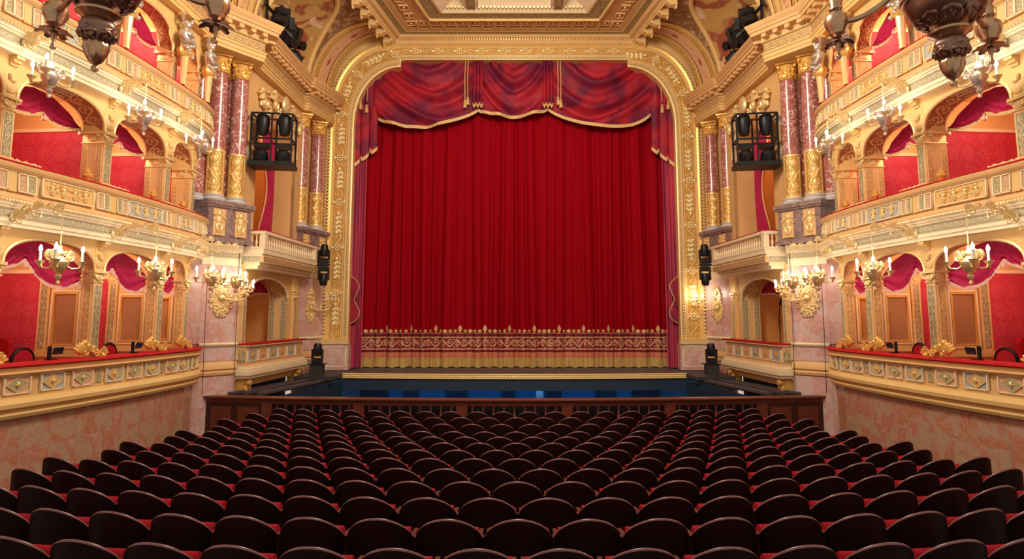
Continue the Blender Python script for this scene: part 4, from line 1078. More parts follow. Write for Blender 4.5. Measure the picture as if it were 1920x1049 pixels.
    obj('cable', MB().tube([(-W/2-.03, -.2, H), (-W/2-.16, -.2, H*.6), (-W/2-.08, -.2, .2), (-W/2, -.2, -.02)], .012, 5), 'canvas_grey', cg)
    m = MB(); m.bar((-.3, .2, H-.05), (-.42, 1.2, H-.1), .05); m.bar((-.3, .2, .1), (-.42, 1.2, .1), .05); obj('hanger', m, 'black_metal', cg, smooth=0)
    # thin cables hanging down the marble wall
    for q, (x, y, z1, z0) in enumerate(((-7.0, 13.98, 4.1, 1.2), (-6.62, 14.7, 4.6, 1.2))):
        obj('cable', MB().tube([(x, y, z1), (x+.01, y-.02, (z0+z1)/2), (x+.03, y-.02, z0)], .007, 5), 'black_metal', None, label='thin dark cable hanging on the {side} marble wall, %s' % ('beside the lowest box front' if q == 0 else 'beside the stage box'), cat='cable', group='hanging cables')

for S.side in (-1, 1):
    stage_side(); entablature()
# microphone stand in the right-hand stage box
S.side = 1
g = thing('microphone_stand', 'black microphone stand in the right-hand stage box', 'microphone stand', T(-7.02, 16.35, 2.1))
obj('pole', MB().tube([(0, 0, 0), (0, 0, .75)], .014, 6), 'black_metal', g); obj('boom', MB().tube([(-.02, .1, .6), (.08, -.25, 1.15)], .012, 6), 'black_metal', g)
obj('microphone', MB().lathe([(0, 0), (.03, .02), (.035, .08), (.02, .18), (0, .18)], 8, T(.08, -.27, 1.12) @ RX(.4)), 'black_metal', g); obj('base', MB().lathe([(.16, 0), (.16, .02), (.02, .04)], 12), 'black_metal', g)
S.side = -1

# ------------------------------------------------------------------ proscenium frame
def half_to_full(h): return h+[(-x, z) for x, z in h[::-1]]
inner = [(-5.30, 2.2+(9.3-2.2)*q/8) for q in range(9)]
inner += [(-3.80-1.50*cos(R(a)), 9.3+1.93*sin(R(a))) for a in range(9, 91, 9)]
inner += [(-3.80, 11.24), (-3.80, 11.47), (-3.79, 11.48), (-2.5, 11.48), (-1.2, 11.48), (0, 11.48)]
outer = [(-6.10, 2.2+(9.6-2.2)*q/8) for q in range(9)]
outer += [(-4.35-1.72*cos(R(a)), 9.75+2.25*sin(R(a))) for a in range(9, 91, 9)]
outer += [(-4.2, 12.0), (-4.0, 12.03), (-3.9, 12.04), (-2.5, 12.04), (-1.2, 12.04), (0, 12.04)]
fi, fo = half_to_full(inner)[:], half_to_full(outer)[:]
def lerp2(t): return [(a[0]+(b[0]-a[0])*t, a[1]+(b[1]-a[1])*t) for a, b in zip(fi, fo)]
pro = thing('proscenium_arch', 'broad gilded proscenium frame around the stage opening', 'proscenium', T(0, FY, 0))
def band(t0, t1, y0, y1, name, mat, w=None):
    A, B = lerp2(t0), lerp2(t1); L = [0]
    for p, q in zip(A, A[1:]): L.append(L[-1]+math.hypot(p[0]-q[0], p[1]-q[1]))
    n = len(A)-1; W = w or max(.05, .8*(t1-t0))
    m = MB(); vs = []; fs = []; uvs = []
    for i in range(n+1): vs += [(A[i][0], y0, A[i][1]), (B[i][0], y1, B[i][1])]
    for i in range(n):
        fs.append((2*i, 2*i+2, 2*i+3, 2*i+1)); uvs.append([(L[i]/W, 0), (L[i+1]/W, 0), (L[i+1]/W, 1), (L[i]/W, 1)])
    m.add(vs, fs, None, uvs); return obj(name, m, mat, pro)
band(0, 0, .55, -.02, 'reveal', 'plaster_tan'); 
band(0, .05, -.02, -.03, 'inner_fillet', 'gold_pale'); band(.05, .17, -.02, -.05, 'leaf_moulding', 'orn_cornice'); band(.17, .22, -.06, -.06, 'inner_bead', 'gold_pale')
band(.22, .27, -.06, -.02, 'fillet', 'plaster_warm')
band(.27, .80, -.015, -.015, 'arabesque_band', 'orn_gold', .46)
band(.80, .85, -.015, -.06, 'fillet', 'plaster_warm'); band(.85, .93, -.06, -.09, 'outer_moulding', 'gold_leaf'); band(.93, 1.0, -.05, .05, 'outer_fillet', 'plaster_tan')
def resample(P, step):
    out = []; acc = 0; nxt = 0
    for p, q in zip(P, P[1:]):
        L = math.hypot(p[0]-q[0], p[1]-q[1])
        while nxt <= acc+L and L > 0: t = (nxt-acc)/L; out.append((p[0]+(q[0]-p[0])*t, p[1]+(q[1]-p[1])*t, math.atan2(q[1]-p[1], q[0]-p[0]))); nxt += step
        acc += L
    return out
m = MB(); B = lerp2(1.0); m.add([(x, .05, z) for x, z in B]+[(x*1.35, .05, 6+(z-6)*1.45) for x, z in B], [(i, i+1, i+1+len(B), i+len(B)) for i in range(len(B)-1)])
obj('surround', m, 'plaster_warm', pro)
m = MB()
for x, z, a in resample(lerp2(.95), .115): m.ell((x, -.075, z), .048, None, 7, 5)
obj('pearl_row', m, 'gold_bright', pro, kind='stuff')
m = MB()
for x, z, a in resample(lerp2(.12), .085): m.ell((x, -.05, z), (.03, .03, .03), None, 6, 4)
obj('inner_pearl_row', m, 'gold_bright', pro, kind='stuff')
# raised rosettes, vases and sprays on the arabesque band
def ros():
    m = MB(); m.ell((0, -.03, 0), (.05, .04, .05), None, 8, 6)
    for q in range(8): a = q*PI/4; m.ell((.09*cos(a), -.02, .09*sin(a)), (.04, .025, .04), None, 6, 4)
    for sx in (-1, 1):
        scroll(m, (sx*.2, .03), .075, 1.4, .016, sx, T(0, -.02, 0)); scroll(m, (sx*.33, -.04), .06, 1.4, .014, -sx, T(0, -.02, 0)); acanthus(m, (sx*.12, -.02), .12, T(0, -.02, 0), 3, .02, .6, PI/2-sx*1.2)
    return m.mesh('rosette', 'gold_bright', 50)
def spray():
    m = MB()
    for q in range(4):
        acanthus(m, (0, -.28+.15*q), .15, T(0, -.02, 0), 5, .02, 1.2)
        scroll(m, (-.09, -.2+.15*q), .05, 1.3, .012, 1, T(0, -.02, 0)); scroll(m, (.09, -.2+.15*q), .05, 1.3, .012, -1, T(0, -.02, 0))
    m.ell((0, -.03, .36), (.06, .04, .08), None, 8, 6); return m.mesh('spray', 'gold_bright', 50)
RO, SP = ros(), spray()
for k, (x, z, a) in enumerate(resample(lerp2(.535), .74)):
    if z < 2.6: continue
    if abs(x) < 3.9 and z > 11.5: obj('rosette', RO, parent=pro, M=T(x, -.01, z))
    else: obj('spray' if k % 2 else 'rosette', SP if k % 2 else RO, parent=pro, M=T(x, -.01, z) @ RY(-(a-PI/2) if k % 2 else -(a+PI/2)))
for sx in (-1, 1):
    obj('base_moulding', MB().box((sx*5.70, -.03, 2.14), (.92, .22, .14)).box((sx*5.70, -.05, 2.22), (.86, .2, .04)), 'gold_pale', pro, smooth=0)
    pl = obj('marble_plinth', MB().box((sx*5.68, .1, 1.66), (.86, .36, .84)), 'marble_pink', pro, smooth=0, label='pink marble plinth with a cream fillet')
    fr = MB()
    for q in (-1, 1): fr.box((sx*5.68+q*.34, -.085, 1.68), (.03, .02, .66)); fr.box((sx*5.68, -.085, 1.68+q*.32), (.70, .02, .03))
    obj('plinth_fillet', fr, 'plaster_cream', pl, smooth=0)
    m = MB(); zz = 2.4
    while zz < 9.1: m.ell((sx*6.16, -.1, zz), .04, None, 6, 4); zz += .1
    obj('side_bead', m, 'gold_pale', pro, kind='stuff')
    obj('back_strip', MB().box((sx*6.2, .0, 6.0), (.2, .12, 8.0)), 'plaster_tan', pro, smooth=0)

# ------------------------------------------------------------------ ceiling above the apron
ce = thing('ceiling', 'coffered gilded ceiling above the stage front', None, kind='structure')
CY = 19.69
def Wc(Y): return 3.98+.155*(CY-Y)
def uframe(d0, d1, z0, z1, name, mat, w=None, Y0=13.6):
    def pl(d): return [(-(Wc(Y0)-d), Y0), (-(Wc(CY)-d), CY-d), (Wc(CY)-d, CY-d), (Wc(Y0)-d, Y0)]
    A, B = pl(d0), pl(d1); m = MB(); vs = []; L = 0; fs = []; uvs = []; W = w or max(.05, math.hypot(d1-d0, z1-z0))
    for p, q in zip(A, B): vs += [(*p, z0), (*q, z1)]
    for i in range(3):
        l = math.hypot(A[i+1][0]-A[i][0], A[i+1][1]-A[i][1]); fs.append((2*i, 2*i+1, 2*i+3, 2*i+2)); uvs.append([(L/W, 0), (L/W, 1), ((L+l)/W, 1), ((L+l)/W, 0)]); L += l
    m.add(vs, fs, None, uvs); return obj(name, m, mat, ce, smooth=0)
uframe(-.02, .05, 12.04, 12.16, 'cornice', 'plaster_warm'); uframe(.05, .14, 12.16, 12.20, 'bead_moulding', 'orn_cornice'); uframe(.14, .2, 12.20, 12.28, 'cornice', 'plaster_tan')
uframe(.2, .39, 12.28, 12.28, 'olive_band', 'orn_olive'); uframe(.39, .47, 12.26, 12.27, 'fillet', 'plaster_warm'); uframe(.47, .62, 12.28, 12.32, 'leaf_moulding', 'orn_cornice')
uframe(.62, 1.19, 12.34, 12.34, 'coffer_field', 'plaster_tan'); uframe(1.19, 1.31, 12.34, 12.18, 'cream_moulding', 'plaster_cream'); uframe(1.31, 1.34, 12.18, 12.24, 'fillet', 'plaster_warm')
uframe(1.34, 1.68, 12.24, 12.24, 'olive_band', 'orn_olive'); uframe(1.68, 1.74, 12.22, 12.22, 'fillet', 'plaster_warm'); uframe(1.74, 2.12, 12.22, 12.44, 'egg_moulding', 'plaster_cream')
obj('painted_field', MB().grid(lambda a, b: (-3.6+7.2*a, 13.0+5.2*b, 12.45), 1, 1), 'fresco_ceiling', ce)
obj('ceiling_slab', MB().box((0, 16.8, 12.6), (12, 7.6, .2)), 'plaster_tan', ce, smooth=0)
m = MB()
for x in [q*.12 for q in range(-17, 18)]: m.ell((x, CY-1.93, 12.31), (.05, .06, .05), None, 6, 4)
obj('egg_row', m, 'gold_bright', ce, kind='stuff')
m = MB()
for x in [q*.09 for q in range(-44, 45)]: m.ell((x, CY-.09, 12.16), (.035, .035, .035), None, 6, 4)
obj('bead_row', m, 'gold_bright', ce, kind='stuff')
for x in (-1.32, 1.32):
    d = obj('dividing_beam', MB().box((x, 16.0, 12.36), (.26, 3.6, .2)), 'painted_brown', ce, smooth=0); obj('beam_ornament', MB().grid(lambda a, b: (x-.1+.2*a, 14.2+3.4*b, 12.255), 1, 1, uvf=lambda a, b: (b*17, a)), 'orn_olive', d)
    for sx in (-1, 1): obj('beam_moulding', MB().box((x+sx*.18, 16.0, 12.36), (.1, 3.5, .14)), 'plaster_cream', ce, smooth=0)
def coffer():
    m = MB()
    for sx in (-1, 1): m.box((sx*.13, 0, 0), (.03, .29, .05)); m.box((0, sx*.13, 0), (.29, .03, .05))
    return m.mesh('coffer', 'gold_pale', 0)
cf = coffer(); cp = MB().box((0, 0, .012), (.24, .24, .02)).mesh('coffer_panel', 'red_paint', 0)
cr = MB().lathe([(.055, .0), (.05, -.02), (.035, -.025), (.03, -.04), (0, -.045)], 8).mesh('rosette', 'gold_bright', 40)
cbk = MB().box((0, 0, -.02), (.08, .42, .06)).box((0, -.16, -.05), (.08, .1, .05)).mesh('bracket', 'plaster_warm', 0)
for q in range(17):
    x = (q-8)*.415; c = obj('coffer', cf, parent=ce, M=T(x, CY-.9, 12.31)); obj('coffer_panel', cp, parent=c); obj('rosette', cr, parent=c, M=T(0, 0, .01))
    if q < 16: obj('bracket', cbk, parent=ce, M=T(x+.2075, CY-.9, 12.31))
for sx in (-1, 1):
    for q in range(1, 7):
        Y = CY-.9-.5*q; c = obj('coffer', cf, parent=ce, M=T(sx*(Wc(Y)-.9), Y, 12.31)); obj('coffer_panel', cp, parent=c); obj('rosette', cr, parent=c, M=T(0, 0, .01))

def XW(Y):
    P = [(-7.18, 13.0), Q1, Q2, Q3, Q4]
    for a, b in zip(P, P[1:]):
        if a[1] <= Y <= b[1]+.05: return a[0]+(b[0]-a[0])*(Y-a[1])/(b[1]-a[1])
    return P[0][0]
def vault():
    v = thing('ceiling_vault', 'painted vault with a round window above the balcony on the {side}', None, kind='structure')
    def cv(Y, th, lift=0.0):
        xw = min(XW(max(Y, 14.7)), -6.05); xc = -(Wc(Y)+.34); rx = xc-xw
        return (xw+rx*(1-cos(th))+lift*cos(th), Y, 10.06+(2.20)*sin(th)-lift*sin(th))
    H = PI/2
    def bandv(Y0, Y1, name, mat, lift=0.0, w=None):
        W = w or abs(Y1-Y0)
        return obj(name, MB().grid(lambda a, b: cv(Y0+(Y1-Y0)*b, H*a, lift), 24, 2, uvf=lambda a, b: (a*3.3/W, b)), mat, v, smooth=60)
    for base, sg in ((19.66, -1), (13.7, 1)):
        y = base
        for wd, nm, mt, lf in ((.06, 'fillet', 'plaster_warm', .03), (.22, 'gold_band', 'orn_gold', .0), (.07, 'fillet', 'plaster_warm', .03), (.42, 'rose_band', 'ground_pink', 0), (.07, 'fillet', 'plaster_warm', .03), (.20, 'gold_band', 'orn_gold', 0), (.10, 'rib', 'plaster_warm', .04)):
            bandv(y, y+sg*wd, nm, mt, lf)
            if nm == 'rose_band':
                yc = y+sg*wd/2
                for q, th in enumerate((.22, .52, .82, 1.12, 1.38)):
                    p = Vector(cv(yc, th, .012)); p2 = Vector(cv(yc, th+.05, .012)); t = (p2-p).normalized(); nrm = t.cross(Vector((0, 1, 0))).normalized()
                    M = Matrix((( t.x, 0, nrm.x, p.x), (t.y, 1, nrm.y, p.y), (t.z, 0, nrm.z, p.z), (0, 0, 0, 1)))
                    if q % 2: obj('diamond', MB().add([(-.17, 0, 0), (0, -.09, 0), (.17, 0, 0), (0, .09, 0), (0, 0, .012), (0, 0, -.012)], [(0, 1, 4), (1, 2, 4), (2, 3, 4), (3, 0, 4), (1, 0, 5), (2, 1, 5), (3, 2, 5), (0, 3, 5)]), 'red_paint', v, M, 0)
                    else:
                        mm = MB()
                        for rr in (.08, .135): mm.tube([(rr*cos(a), rr*sin(a), 0) for a in [w*2*PI/16 for w in range(16)]], .01, 5, closed=True)
                        obj('medallion', mm, 'plaster_warm', v, M)
            y += sg*wd
    for Y0, Y1 in ((13.3, 14.9), (18.45, 20.0)): obj('vault_shell', MB().grid(lambda a, b: cv(Y0+(Y1-Y0)*b, H*a, -.03), 24, 2), 'plaster_warm', v, smooth=60)
    YC, HW, TM = 16.70, 1.62, R(76)
    def th0(Y): return TM*math.sqrt(max(0, 1-((Y-YC)/HW)**2))**.9
    Ya, Yb = 14.84, 18.52
    def sp(a, b):
        Y = Ya+(Yb-Ya)*a; t0 = th0(Y); return cv(Y, t0+(H-t0)*b)
    obj('spandrel_painting', MB().grid(sp, 48, 10), 'fresco_cherub', v, smooth=60)
    lun = lambda p: (-6.60, 16.42-1.30*cos(p), 10.06+1.40*sin(p))
    def rim(p):
        Y = YC-HW*cos(p); return cv(Y, th0(Y))
    def lf(a, b):
        p = PI*a; A, B = Vector(lun(p)), Vector(rim(p)); C = A.lerp(B, b); C.z += .12*sin(PI*b); return tuple(C)
    obj('lunette_painting', MB().grid(lf, 40, 8), 'fresco', v, smooth=60)
    obj('vault_rib', MB().tube([Vector(rim(PI*q/40))+Vector((.03, 0, -.03)) for q in range(41)], .075, 8), 'plaster_warm', v)
    obj('lunette_rib', MB().tube([lun(PI*q/30) for q in range(31)], .085, 8), 'plaster_warm', v)
    obj('lunette_band', MB().grid(lambda a, b: (-6.62-.5*b, *lun(PI*a)[1:]), 30, 1, uvf=lambda a, b: (a*8, b)), 'orn_gold', v, smooth=60)
    obj('lunette_back', MB().grid(lambda a, b: (-7.1, 16.42-1.30*cos(PI*a)*b, 10.06+1.40*sin(PI*a)*b), 24, 1), 'painted_brown', v)
    obj('vault_wall', MB().grid(lambda a, b: (-6.64, lun(PI*a)[1]*(1-b)+(14.7+3.9*a)*b, lun(PI*a)[2]*(1-b)+10.0*b), 24, 1), 'plaster_tan', v)
    # edge cornice with consoles between vault and ceiling
    obj('edge_cornice', MB().add([(-(Wc(13.6)+.36), 13.6, 12.22), (-(Wc(CY)+.36), CY, 12.22), (-(Wc(CY)-.02), CY, 12.08), (-(Wc(13.6)-.02), 13.6, 12.08)], [(0, 1, 2, 3)]), 'plaster_warm', v, smooth=0)
    for q in range(5):
        Y = CY-.25-.62*q; x = -(Wc(Y)+.16)
        c = obj('console', cached('vcon', lambda: MB().box((0, 0, 0), (.3, .22, .16)).box((-.03, 0, -.1), (.2, .2, .08)).mesh('console', 'gold_pale', 0)), parent=v, M=T(x, Y, 12.06))
        obj('console_leaf', cached('vconl', lambda: (lambda mm: (acanthus(mm, (0, 0), .16, RZ(PI/2) @ T(0, 0, 0), 5, .03, 1.0, -PI/2), scroll(mm, (.0, .0), .07, 1.3, .02, 1), mm)[2])(MB()).mesh('console_leaf', 'gold_bright', 40)), parent=c, M=T(-.14, 0, -.06))
        if q < 4: obj('soffit_panel', cached('vsp', lambda: MB().box((0, 0, 0), (.2, .26, .02)).mesh('soffit_panel', 'red_paint', 0)), parent=v, M=T(x+.03, Y-.31, 12.12))
    # cluster of spotlights in the round window
    g = thing('spotlight_cluster', 'dark cluster of stage spotlights in the round vault window on the {side}', 'light rig', T(-6.34, 15.85, 10.02), 'spotlight clusters')
    m = MB(); m.bar((0, -.9, 0), (0, -.9, 1.1), .06); m.bar((0, .7, 0), (0, .7, 1.0), .06); m.bar((0, -1.0, .35), (0, .9, .35), .06); m.bar((0, -1.0, .85), (0, .9, .85), .06); m.bar((-.3, 0, .2), (.2, 0, 1.1), .05)
    obj('pipe_frame', m, 'black_metal', g, smooth=0)
    rnd = random.Random(11)
    for q in range(11):
        y = -.85+.165*q; z = (.32, .62, .92)[q % 3]; m = MB()
        M = T(.05, y, z) @ RZ(rnd.uniform(-.5, .5)) @ RX(rnd.uniform(-.3, .6)) @ RY(R(110)+rnd.uniform(-.2, .4)); par_can(m, M, .12+.03*rnd.random(), .36); m.box((0, 0, .15), (.34, .03, .06), M)
        obj('spotlight', m, 'black_metal', g)
    for q in range(5): m = MB(); m.box((.28+.05*rnd.random(), -.7+.33*q, .25+.5*rnd.random()), (.14, .12, .2), RZ(rnd.random()*.4)); obj('lamp_housing', m, 'black_glass' if q % 2 else 'black_metal', g, smooth=0)
for S.side in (-1, 1): vault()
S.side = -1

# ------------------------------------------------------------------ house curtain
def fold(x): return .085*sin(x*15.5+2.2*sin(x*1.9))+.06*sin(x*7.1+.7)+.018*sin(x*33+2*sin(x*1.1))
YCU = 20.32
def cur(x, z):
    k = .45+.55*min(1.0, (9.9-z)/5.0); return (x, YCU+fold(x+.012*(z-5)*sin(x*3.3))*k, z)
hc = thing('house_curtain', 'great crimson house curtain with gold embroidered hem and fringe', 'curtain', T(0, 0, 0))
XL = 5.28
obj('cloth', MB().grid(lambda a, b: cur(-XL+2*XL*a, 1.42+9.0*b), 560, 14), 'curtain_red', hc, smooth=80)
def hem(z0, z1, name, mat, dy=-.012, w=None):
    W = w or (z1-z0)
    return obj(name, MB().grid(lambda a, b: (lambda p: (p[0], p[1]+dy, p[2]))(cur(-XL+2*XL*a, z0+(z1-z0)*b)), 560, 1, uvf=lambda a, b: (a*2*XL*1.15/W, b)), mat, hc, smooth=80)
hem(2.385, 2.402, 'gold_line', 'fringe_gold', -.016); hem(2.277, 2.39, 'upper_band', 'band_purple'); hem(1.862, 2.277, 'embroidered_band', 'embroidery', -.014); hem(1.776, 1.862, 'lower_band', 'band_purple'); hem(1.587, 1.776, 'lattice_band', 'lattice', -.016)
obj('hem_fringe', MB().grid(lambda a, b: (lambda p: (p[0], p[1]-.03*(1-b)-.016+.008*sin(a*2600), p[2]))(cur(-XL+2*XL*a, 1.30+.29*b+.015*sin(a*190)*(1-b))), 900, 1), 'stage_fringe', hc, smooth=80)
def finial(hh, ww): return MB().prism([(-ww*.2, 0), (ww*.2, 0), (ww*.2, hh*.2), (ww*.5, hh*.35), (ww*.5, hh*.6), (ww*.3, hh*.75), (0, hh), (-ww*.3, hh*.75), (-ww*.5, hh*.6), (-ww*.5, hh*.35), (-ww*.2, hh*.2)], -.005, .005).mesh('embroidered_finial', 'fringe_gold', 0)
F1, F2 = finial(.27, .13), finial(.13, .15)
for q in range(65):
    x = -XL+.1+q*.162; p = cur(x, 2.41); d = (cur(x+.03, 2.41)[1]-cur(x-.03, 2.41)[1])/.06
    obj('embroidered_finial', F1 if q % 5 == 1 else F2, parent=hc, M=T(x, p[1]-.028, 2.40) @ RZ(math.atan(d)))

# valance and side legs: draped crimson cloth with a gold fringe
va = thing('curtain_valance', 'draped plum and crimson valance with three swags above the curtain', 'valance', T(0, 19.98, 0))
KN = [(-4.75, 9.78), (-1.22, 9.86), (1.12, 9.90), (4.68, 9.92)]; LOW = [9.28, 9.64, 9.28]
def vb(x):
    x = max(-5.5, min(5.5, x))
    for k in range(3):
        a, b = KN[k], KN[k+1]
        if a[0] <= x <= b[0]:
            t = (x-a[0])/(b[0]-a[0]); base = a[1]+(b[1]-a[1])*t; mid = LOW[k]
            tt = t if k == 1 else (t**.78 if k == 0 else 1-(1-t)**.78)
            return base-(base-mid)*(4*tt*(1-tt))**.8, k, 2*t-1
    return (KN[0][1] if x < 0 else KN[-1][1]), (0 if x < 0 else 2), (-1 if x < 0 else 1)
def vcl(a, b):
    x = -5.45+10.9*a; zb, k, t = vb(x); zt = 11.62; z = zb+(zt-zb)*b; inside = KN[0][0] < x < KN[-1][0]
    sk = (.25, 0, -.25)[k]; tc = t-sk*(1-b)
    if inside:
        phi = (z-9.3)-(.85+.5*b)*abs(tc)**1.5; amp = .20*(1-.25*b)*(1-abs(t)**6)
        y = -amp*(.65*sin(phi*8.0+k*1.3)+.35*sin(phi*14+tc*2.5))-.06*(1-t*t)
    else: y = .05*sin(x*22)
    return (x, y, z)
obj('swag_cloth', MB().grid(vcl, 220, 40), 'valance_cloth', va, smooth=80)
def vfr(a, b):
    x = KN[0][0]+(KN[-1][0]-KN[0][0])*a; p = vcl((x+5.45)/10.9, 0.0); return (x, p[1]-.03-.01*sin(a*700), p[2]+.03-.11*(1-b))
obj('swag_fringe', MB().grid(vfr, 360, 1), 'fringe_gold', va, smooth=60)
for x0 in (-1.22, 1.12):
    def jab(a, b):
        w = .18-.02*b; return (x0+(-1+2*a)*w, -.17-.07*abs(sin(a*PI*3)), 10.0-.10*sin(a*PI*3)**2*(1-b)+1.62*b)
    j = obj('jabot', MB().grid(jab, 36, 8), 'valance_cloth', va, smooth=80)
    obj('jabot_fringe', MB().grid(lambda a, b: (lambda p: (p[0], p[1]-.012, p[2]-.12*(1-b)+.05))(jab(a, 0)), 36, 1), 'fringe_gold', j, smooth=60)
    for q, dx in enumerate((-.33 if x0 < 0 else .33, -.42 if x0 < 0 else .42)):
        c = obj('cord', MB().tube([(x0+dx, -.16, 11.6), (x0+dx*1.05, -.18, 10.9), (x0+dx*1.02, -.19, 10.25-.1*q)], .016, 5), 'fringe_gold', va); obj('tassel', cached('vt', lambda: MB().lathe([(0, .3), (.03, .28), (.045, .22), (.03, .2), (.055, .17), (.06, .0), (0, 0)], 8).mesh('tassel', 'fringe_gold', 40)), parent=c, M=T(x0+dx*1.02, -.19, 9.95-.1*q))
for S.side in (-1, 1):
    lg = thing('side_drape', 'plum side drape with gold scalloped edge at the {side} of the stage', 'drape', T(0, 20.02, 0), 'side drapes of the stage')
    obj('leg_cloth', MB().grid(lambda a, b: (-5.62+.70*a+.02*b, .06*sin(a*24)+.02*sin(a*51), 1.30+8.4*b), 40, 6), 'valance_leg', lg, smooth=80)
    steps = [(-5.62, 7.66), (-5.40, 7.80), (-5.16, 8.02), (-5.10, 8.14), (-5.04, 8.06), (-4.86, 8.24), (-4.80, 8.40), (-4.74, 8.30), (-4.56, 8.48), (-4.54, 8.60)]
    def tail(a, b):
        f = a*(len(steps)-1); i = min(int(f), len(steps)-2); t = f-i; x = steps[i][0]+(steps[i+1][0]-steps[i][0])*t; z0 = steps[i][1]+(steps[i+1][1]-steps[i][1])*t
        top = 9.95; z = z0+(top-z0)*b; return (x, -.10-.05*sin(a*20)-.03*b, z)
    obj('tail_cloth', MB().grid(tail, 54, 8), 'valance_cloth', lg, smooth=80)
    obj('tail_fringe', MB().grid(lambda a, b: (lambda p: (p[0], p[1]-.012, p[2]+.13*b-.01))(tail(a, 0)), 54, 1), 'fringe_gold', lg, smooth=60)
    sc = [(-5.50, 4.42), (-5.30, 4.25), (-5.10, 4.08), (-5.02, 3.90), (-5.10, 3.66), (-5.16, 3.48), (-5.08, 3.30), (-5.0, 3.12), (-5.02, 2.92), (-5.18, 2.76), (-5.45, 2.66)]
    sp = smooth_path(sc, 5)
    obj('scallop', MB().prism([(-5.6, 4.35)]+sp+[(-5.6, 2.68)], -.16, -.12), 'valance_cloth', lg, smooth=0)
    obj('scallop_trim', MB().tube([(x, -.17, z) for x, z in sp], .013, 6), 'fringe_gold', lg)
    for q in range(2):
        c = obj('cord', MB().tube([(-5.15+.2*q, -.14, 11.2), (-5.12+.2*q, -.16, 10.5), (-5.14+.2*q, -.16, 10.1)], .014, 5), 'fringe_gold', lg); obj('tassel', CACHE['vt'], parent=c, M=T(-5.14+.2*q, -.16, 9.82-.12*q))
S.side = -1

# ------------------------------------------------------------------ stage, apron, orchestra pit
def lip(x): return 18.02+x*x*.012
sf = thing('floor_stage', 'dark stage floor behind a gilded front edge', None, kind='structure')
obj('stage_boards', MB().grid(lambda a, b: (-5.05+10.1*a, lip(-5.05+10.1*a)*(1-b)+22.5*b, 1.28), 30, 1), 'stage_boards', sf)
obj('side_deck', MB().box((-5.6, 19.0, 1.22), (1.1, 3.4, .1)).box((5.6, 19.0, 1.22), (1.1, 3.4, .1)), 'deck_black', sf, smooth=0)
obj('back_wall', MB().box((0, 22.5, 5), (16, .1, 14)), 'black_metal', sf, smooth=0)
le = thing('stage_edge', 'gilded beaded moulding along the front edge of the stage', 'moulding', T(0, 0, 0))
LP = norm_path([(-5.05+10.1*q/30, lip(-5.05+10.1*q/30)) for q in range(31)])
obj('moulding', MB().sweep(LP, [(-.0, 1.285), (.04, 1.285), (.045, 1.26), (.02, 1.25), (.02, 1.17), (.04, 1.16), (.04, 1.14), (0, 1.14)]), 'gold_pale', le)
m = MB()
for q in range(112): x = -5.0+q*.09; m.ell((x, lip(x)-.03, 1.21), (.03, .025, .028), None, 6, 4)
obj('bead_row', m, 'gold_bright', le, kind='stuff')
pit = thing('floor_pit', 'sunken orchestra pit in blue light below the stage', None, kind='structure')
obj('pit_floor', MB().box((0, 17.2, -1.2), (14.5, 8.0, .1)), 'pit_navy', pit, smooth=0)
obj('stage_beam', MB().sweep(LP, [(-.02, 1.15), (-.02, .80), (-.5, .80)]), 'pit_navy', pit)
obj('pit_back_wall', MB().box((0, 20.6, -.1), (12, .1, 2.4)), 'pit_blue', pit, smooth=0)
for q, x in enumerate((-4.6, -3.4, -1.9, -.2, 1.3, 3.0, 4.3)): obj('pit_door', MB().box((x, 20.5, -.2), ((.9, .5, .7, .4, .5, .7, .9)[q], .06, 2.0)), 'pit_navy', pit, smooth=0)
for sx in (-1, 1):
    obj('pit_side_wall', MB().bar((sx*5.05, 18.2, .3), (sx*5.86, 14.5, .25), .06, 1.5), 'pit_navy', pit, smooth=0)
    for o, w_, z in ((0, .16, 1.16), (.36, .14, 1.18), (.75, .16, 1.16)):
        obj('deck_strip', MB().bar((sx*(5.10+o), 18.6, z), (sx*(5.88+o*.9), 14.45, z), w_, .06), 'stage_boards', pit, smooth=0)
    obj('side_deck', MB().add([(sx*5.08, 18.5, 1.10), (sx*5.86, 14.35, 1.10), (sx*7.2, 14.45, 1.10), (sx*6.3, 18.6, 1.10)], [(0, 1, 2, 3)]), 'deck_black', pit, smooth=0)
    obj('painted_light_patch', MB().add([(sx*5.60, 15.2, .86), (sx*5.42, 16.3, .86), (sx*5.42, 16.3, .3), (sx*5.60, 15.2, .3)], [(0, 1, 2, 3)]), 'canvas_grey', pit, M=T(-sx*.06, 0, 0), smooth=0)  # pale sheet painted in for the lit rectangle on the pit wall
pn = thing('grand_piano', 'black grand piano seen over the rail in the blue pit', 'piano', T(.1, 18.8, -1.15))
obj('case', MB().prism([(-.55, .7), (.55, .7), (.55, 1.5), (-.55, 1.5)], -.3, .3), 'black_glass', pn, smooth=0); obj('lid', MB().box((0, 0, 1.53), (1.2, .7, .04)), 'black_metal', pn, smooth=0)
for sx in (-.45, .45): obj('leg', MB().bar((sx, 0, 0), (sx, 0, .75), .09), 'black_metal', pn, smooth=0)
sh = thing('music_sheet', 'white sheets on a music stand in the pit, right of the piano', 'music stand', T(.78, 19.2, -1.15))
obj('sheets', MB().box((0, 0, 1.55), (.22, .03, .5), RX(-.1)), 'canvas_grey', sh, smooth=0); obj('pole', MB().tube([(0, 0, 0), (0, 0, 1.4)], .015, 6), 'black_metal', sh)

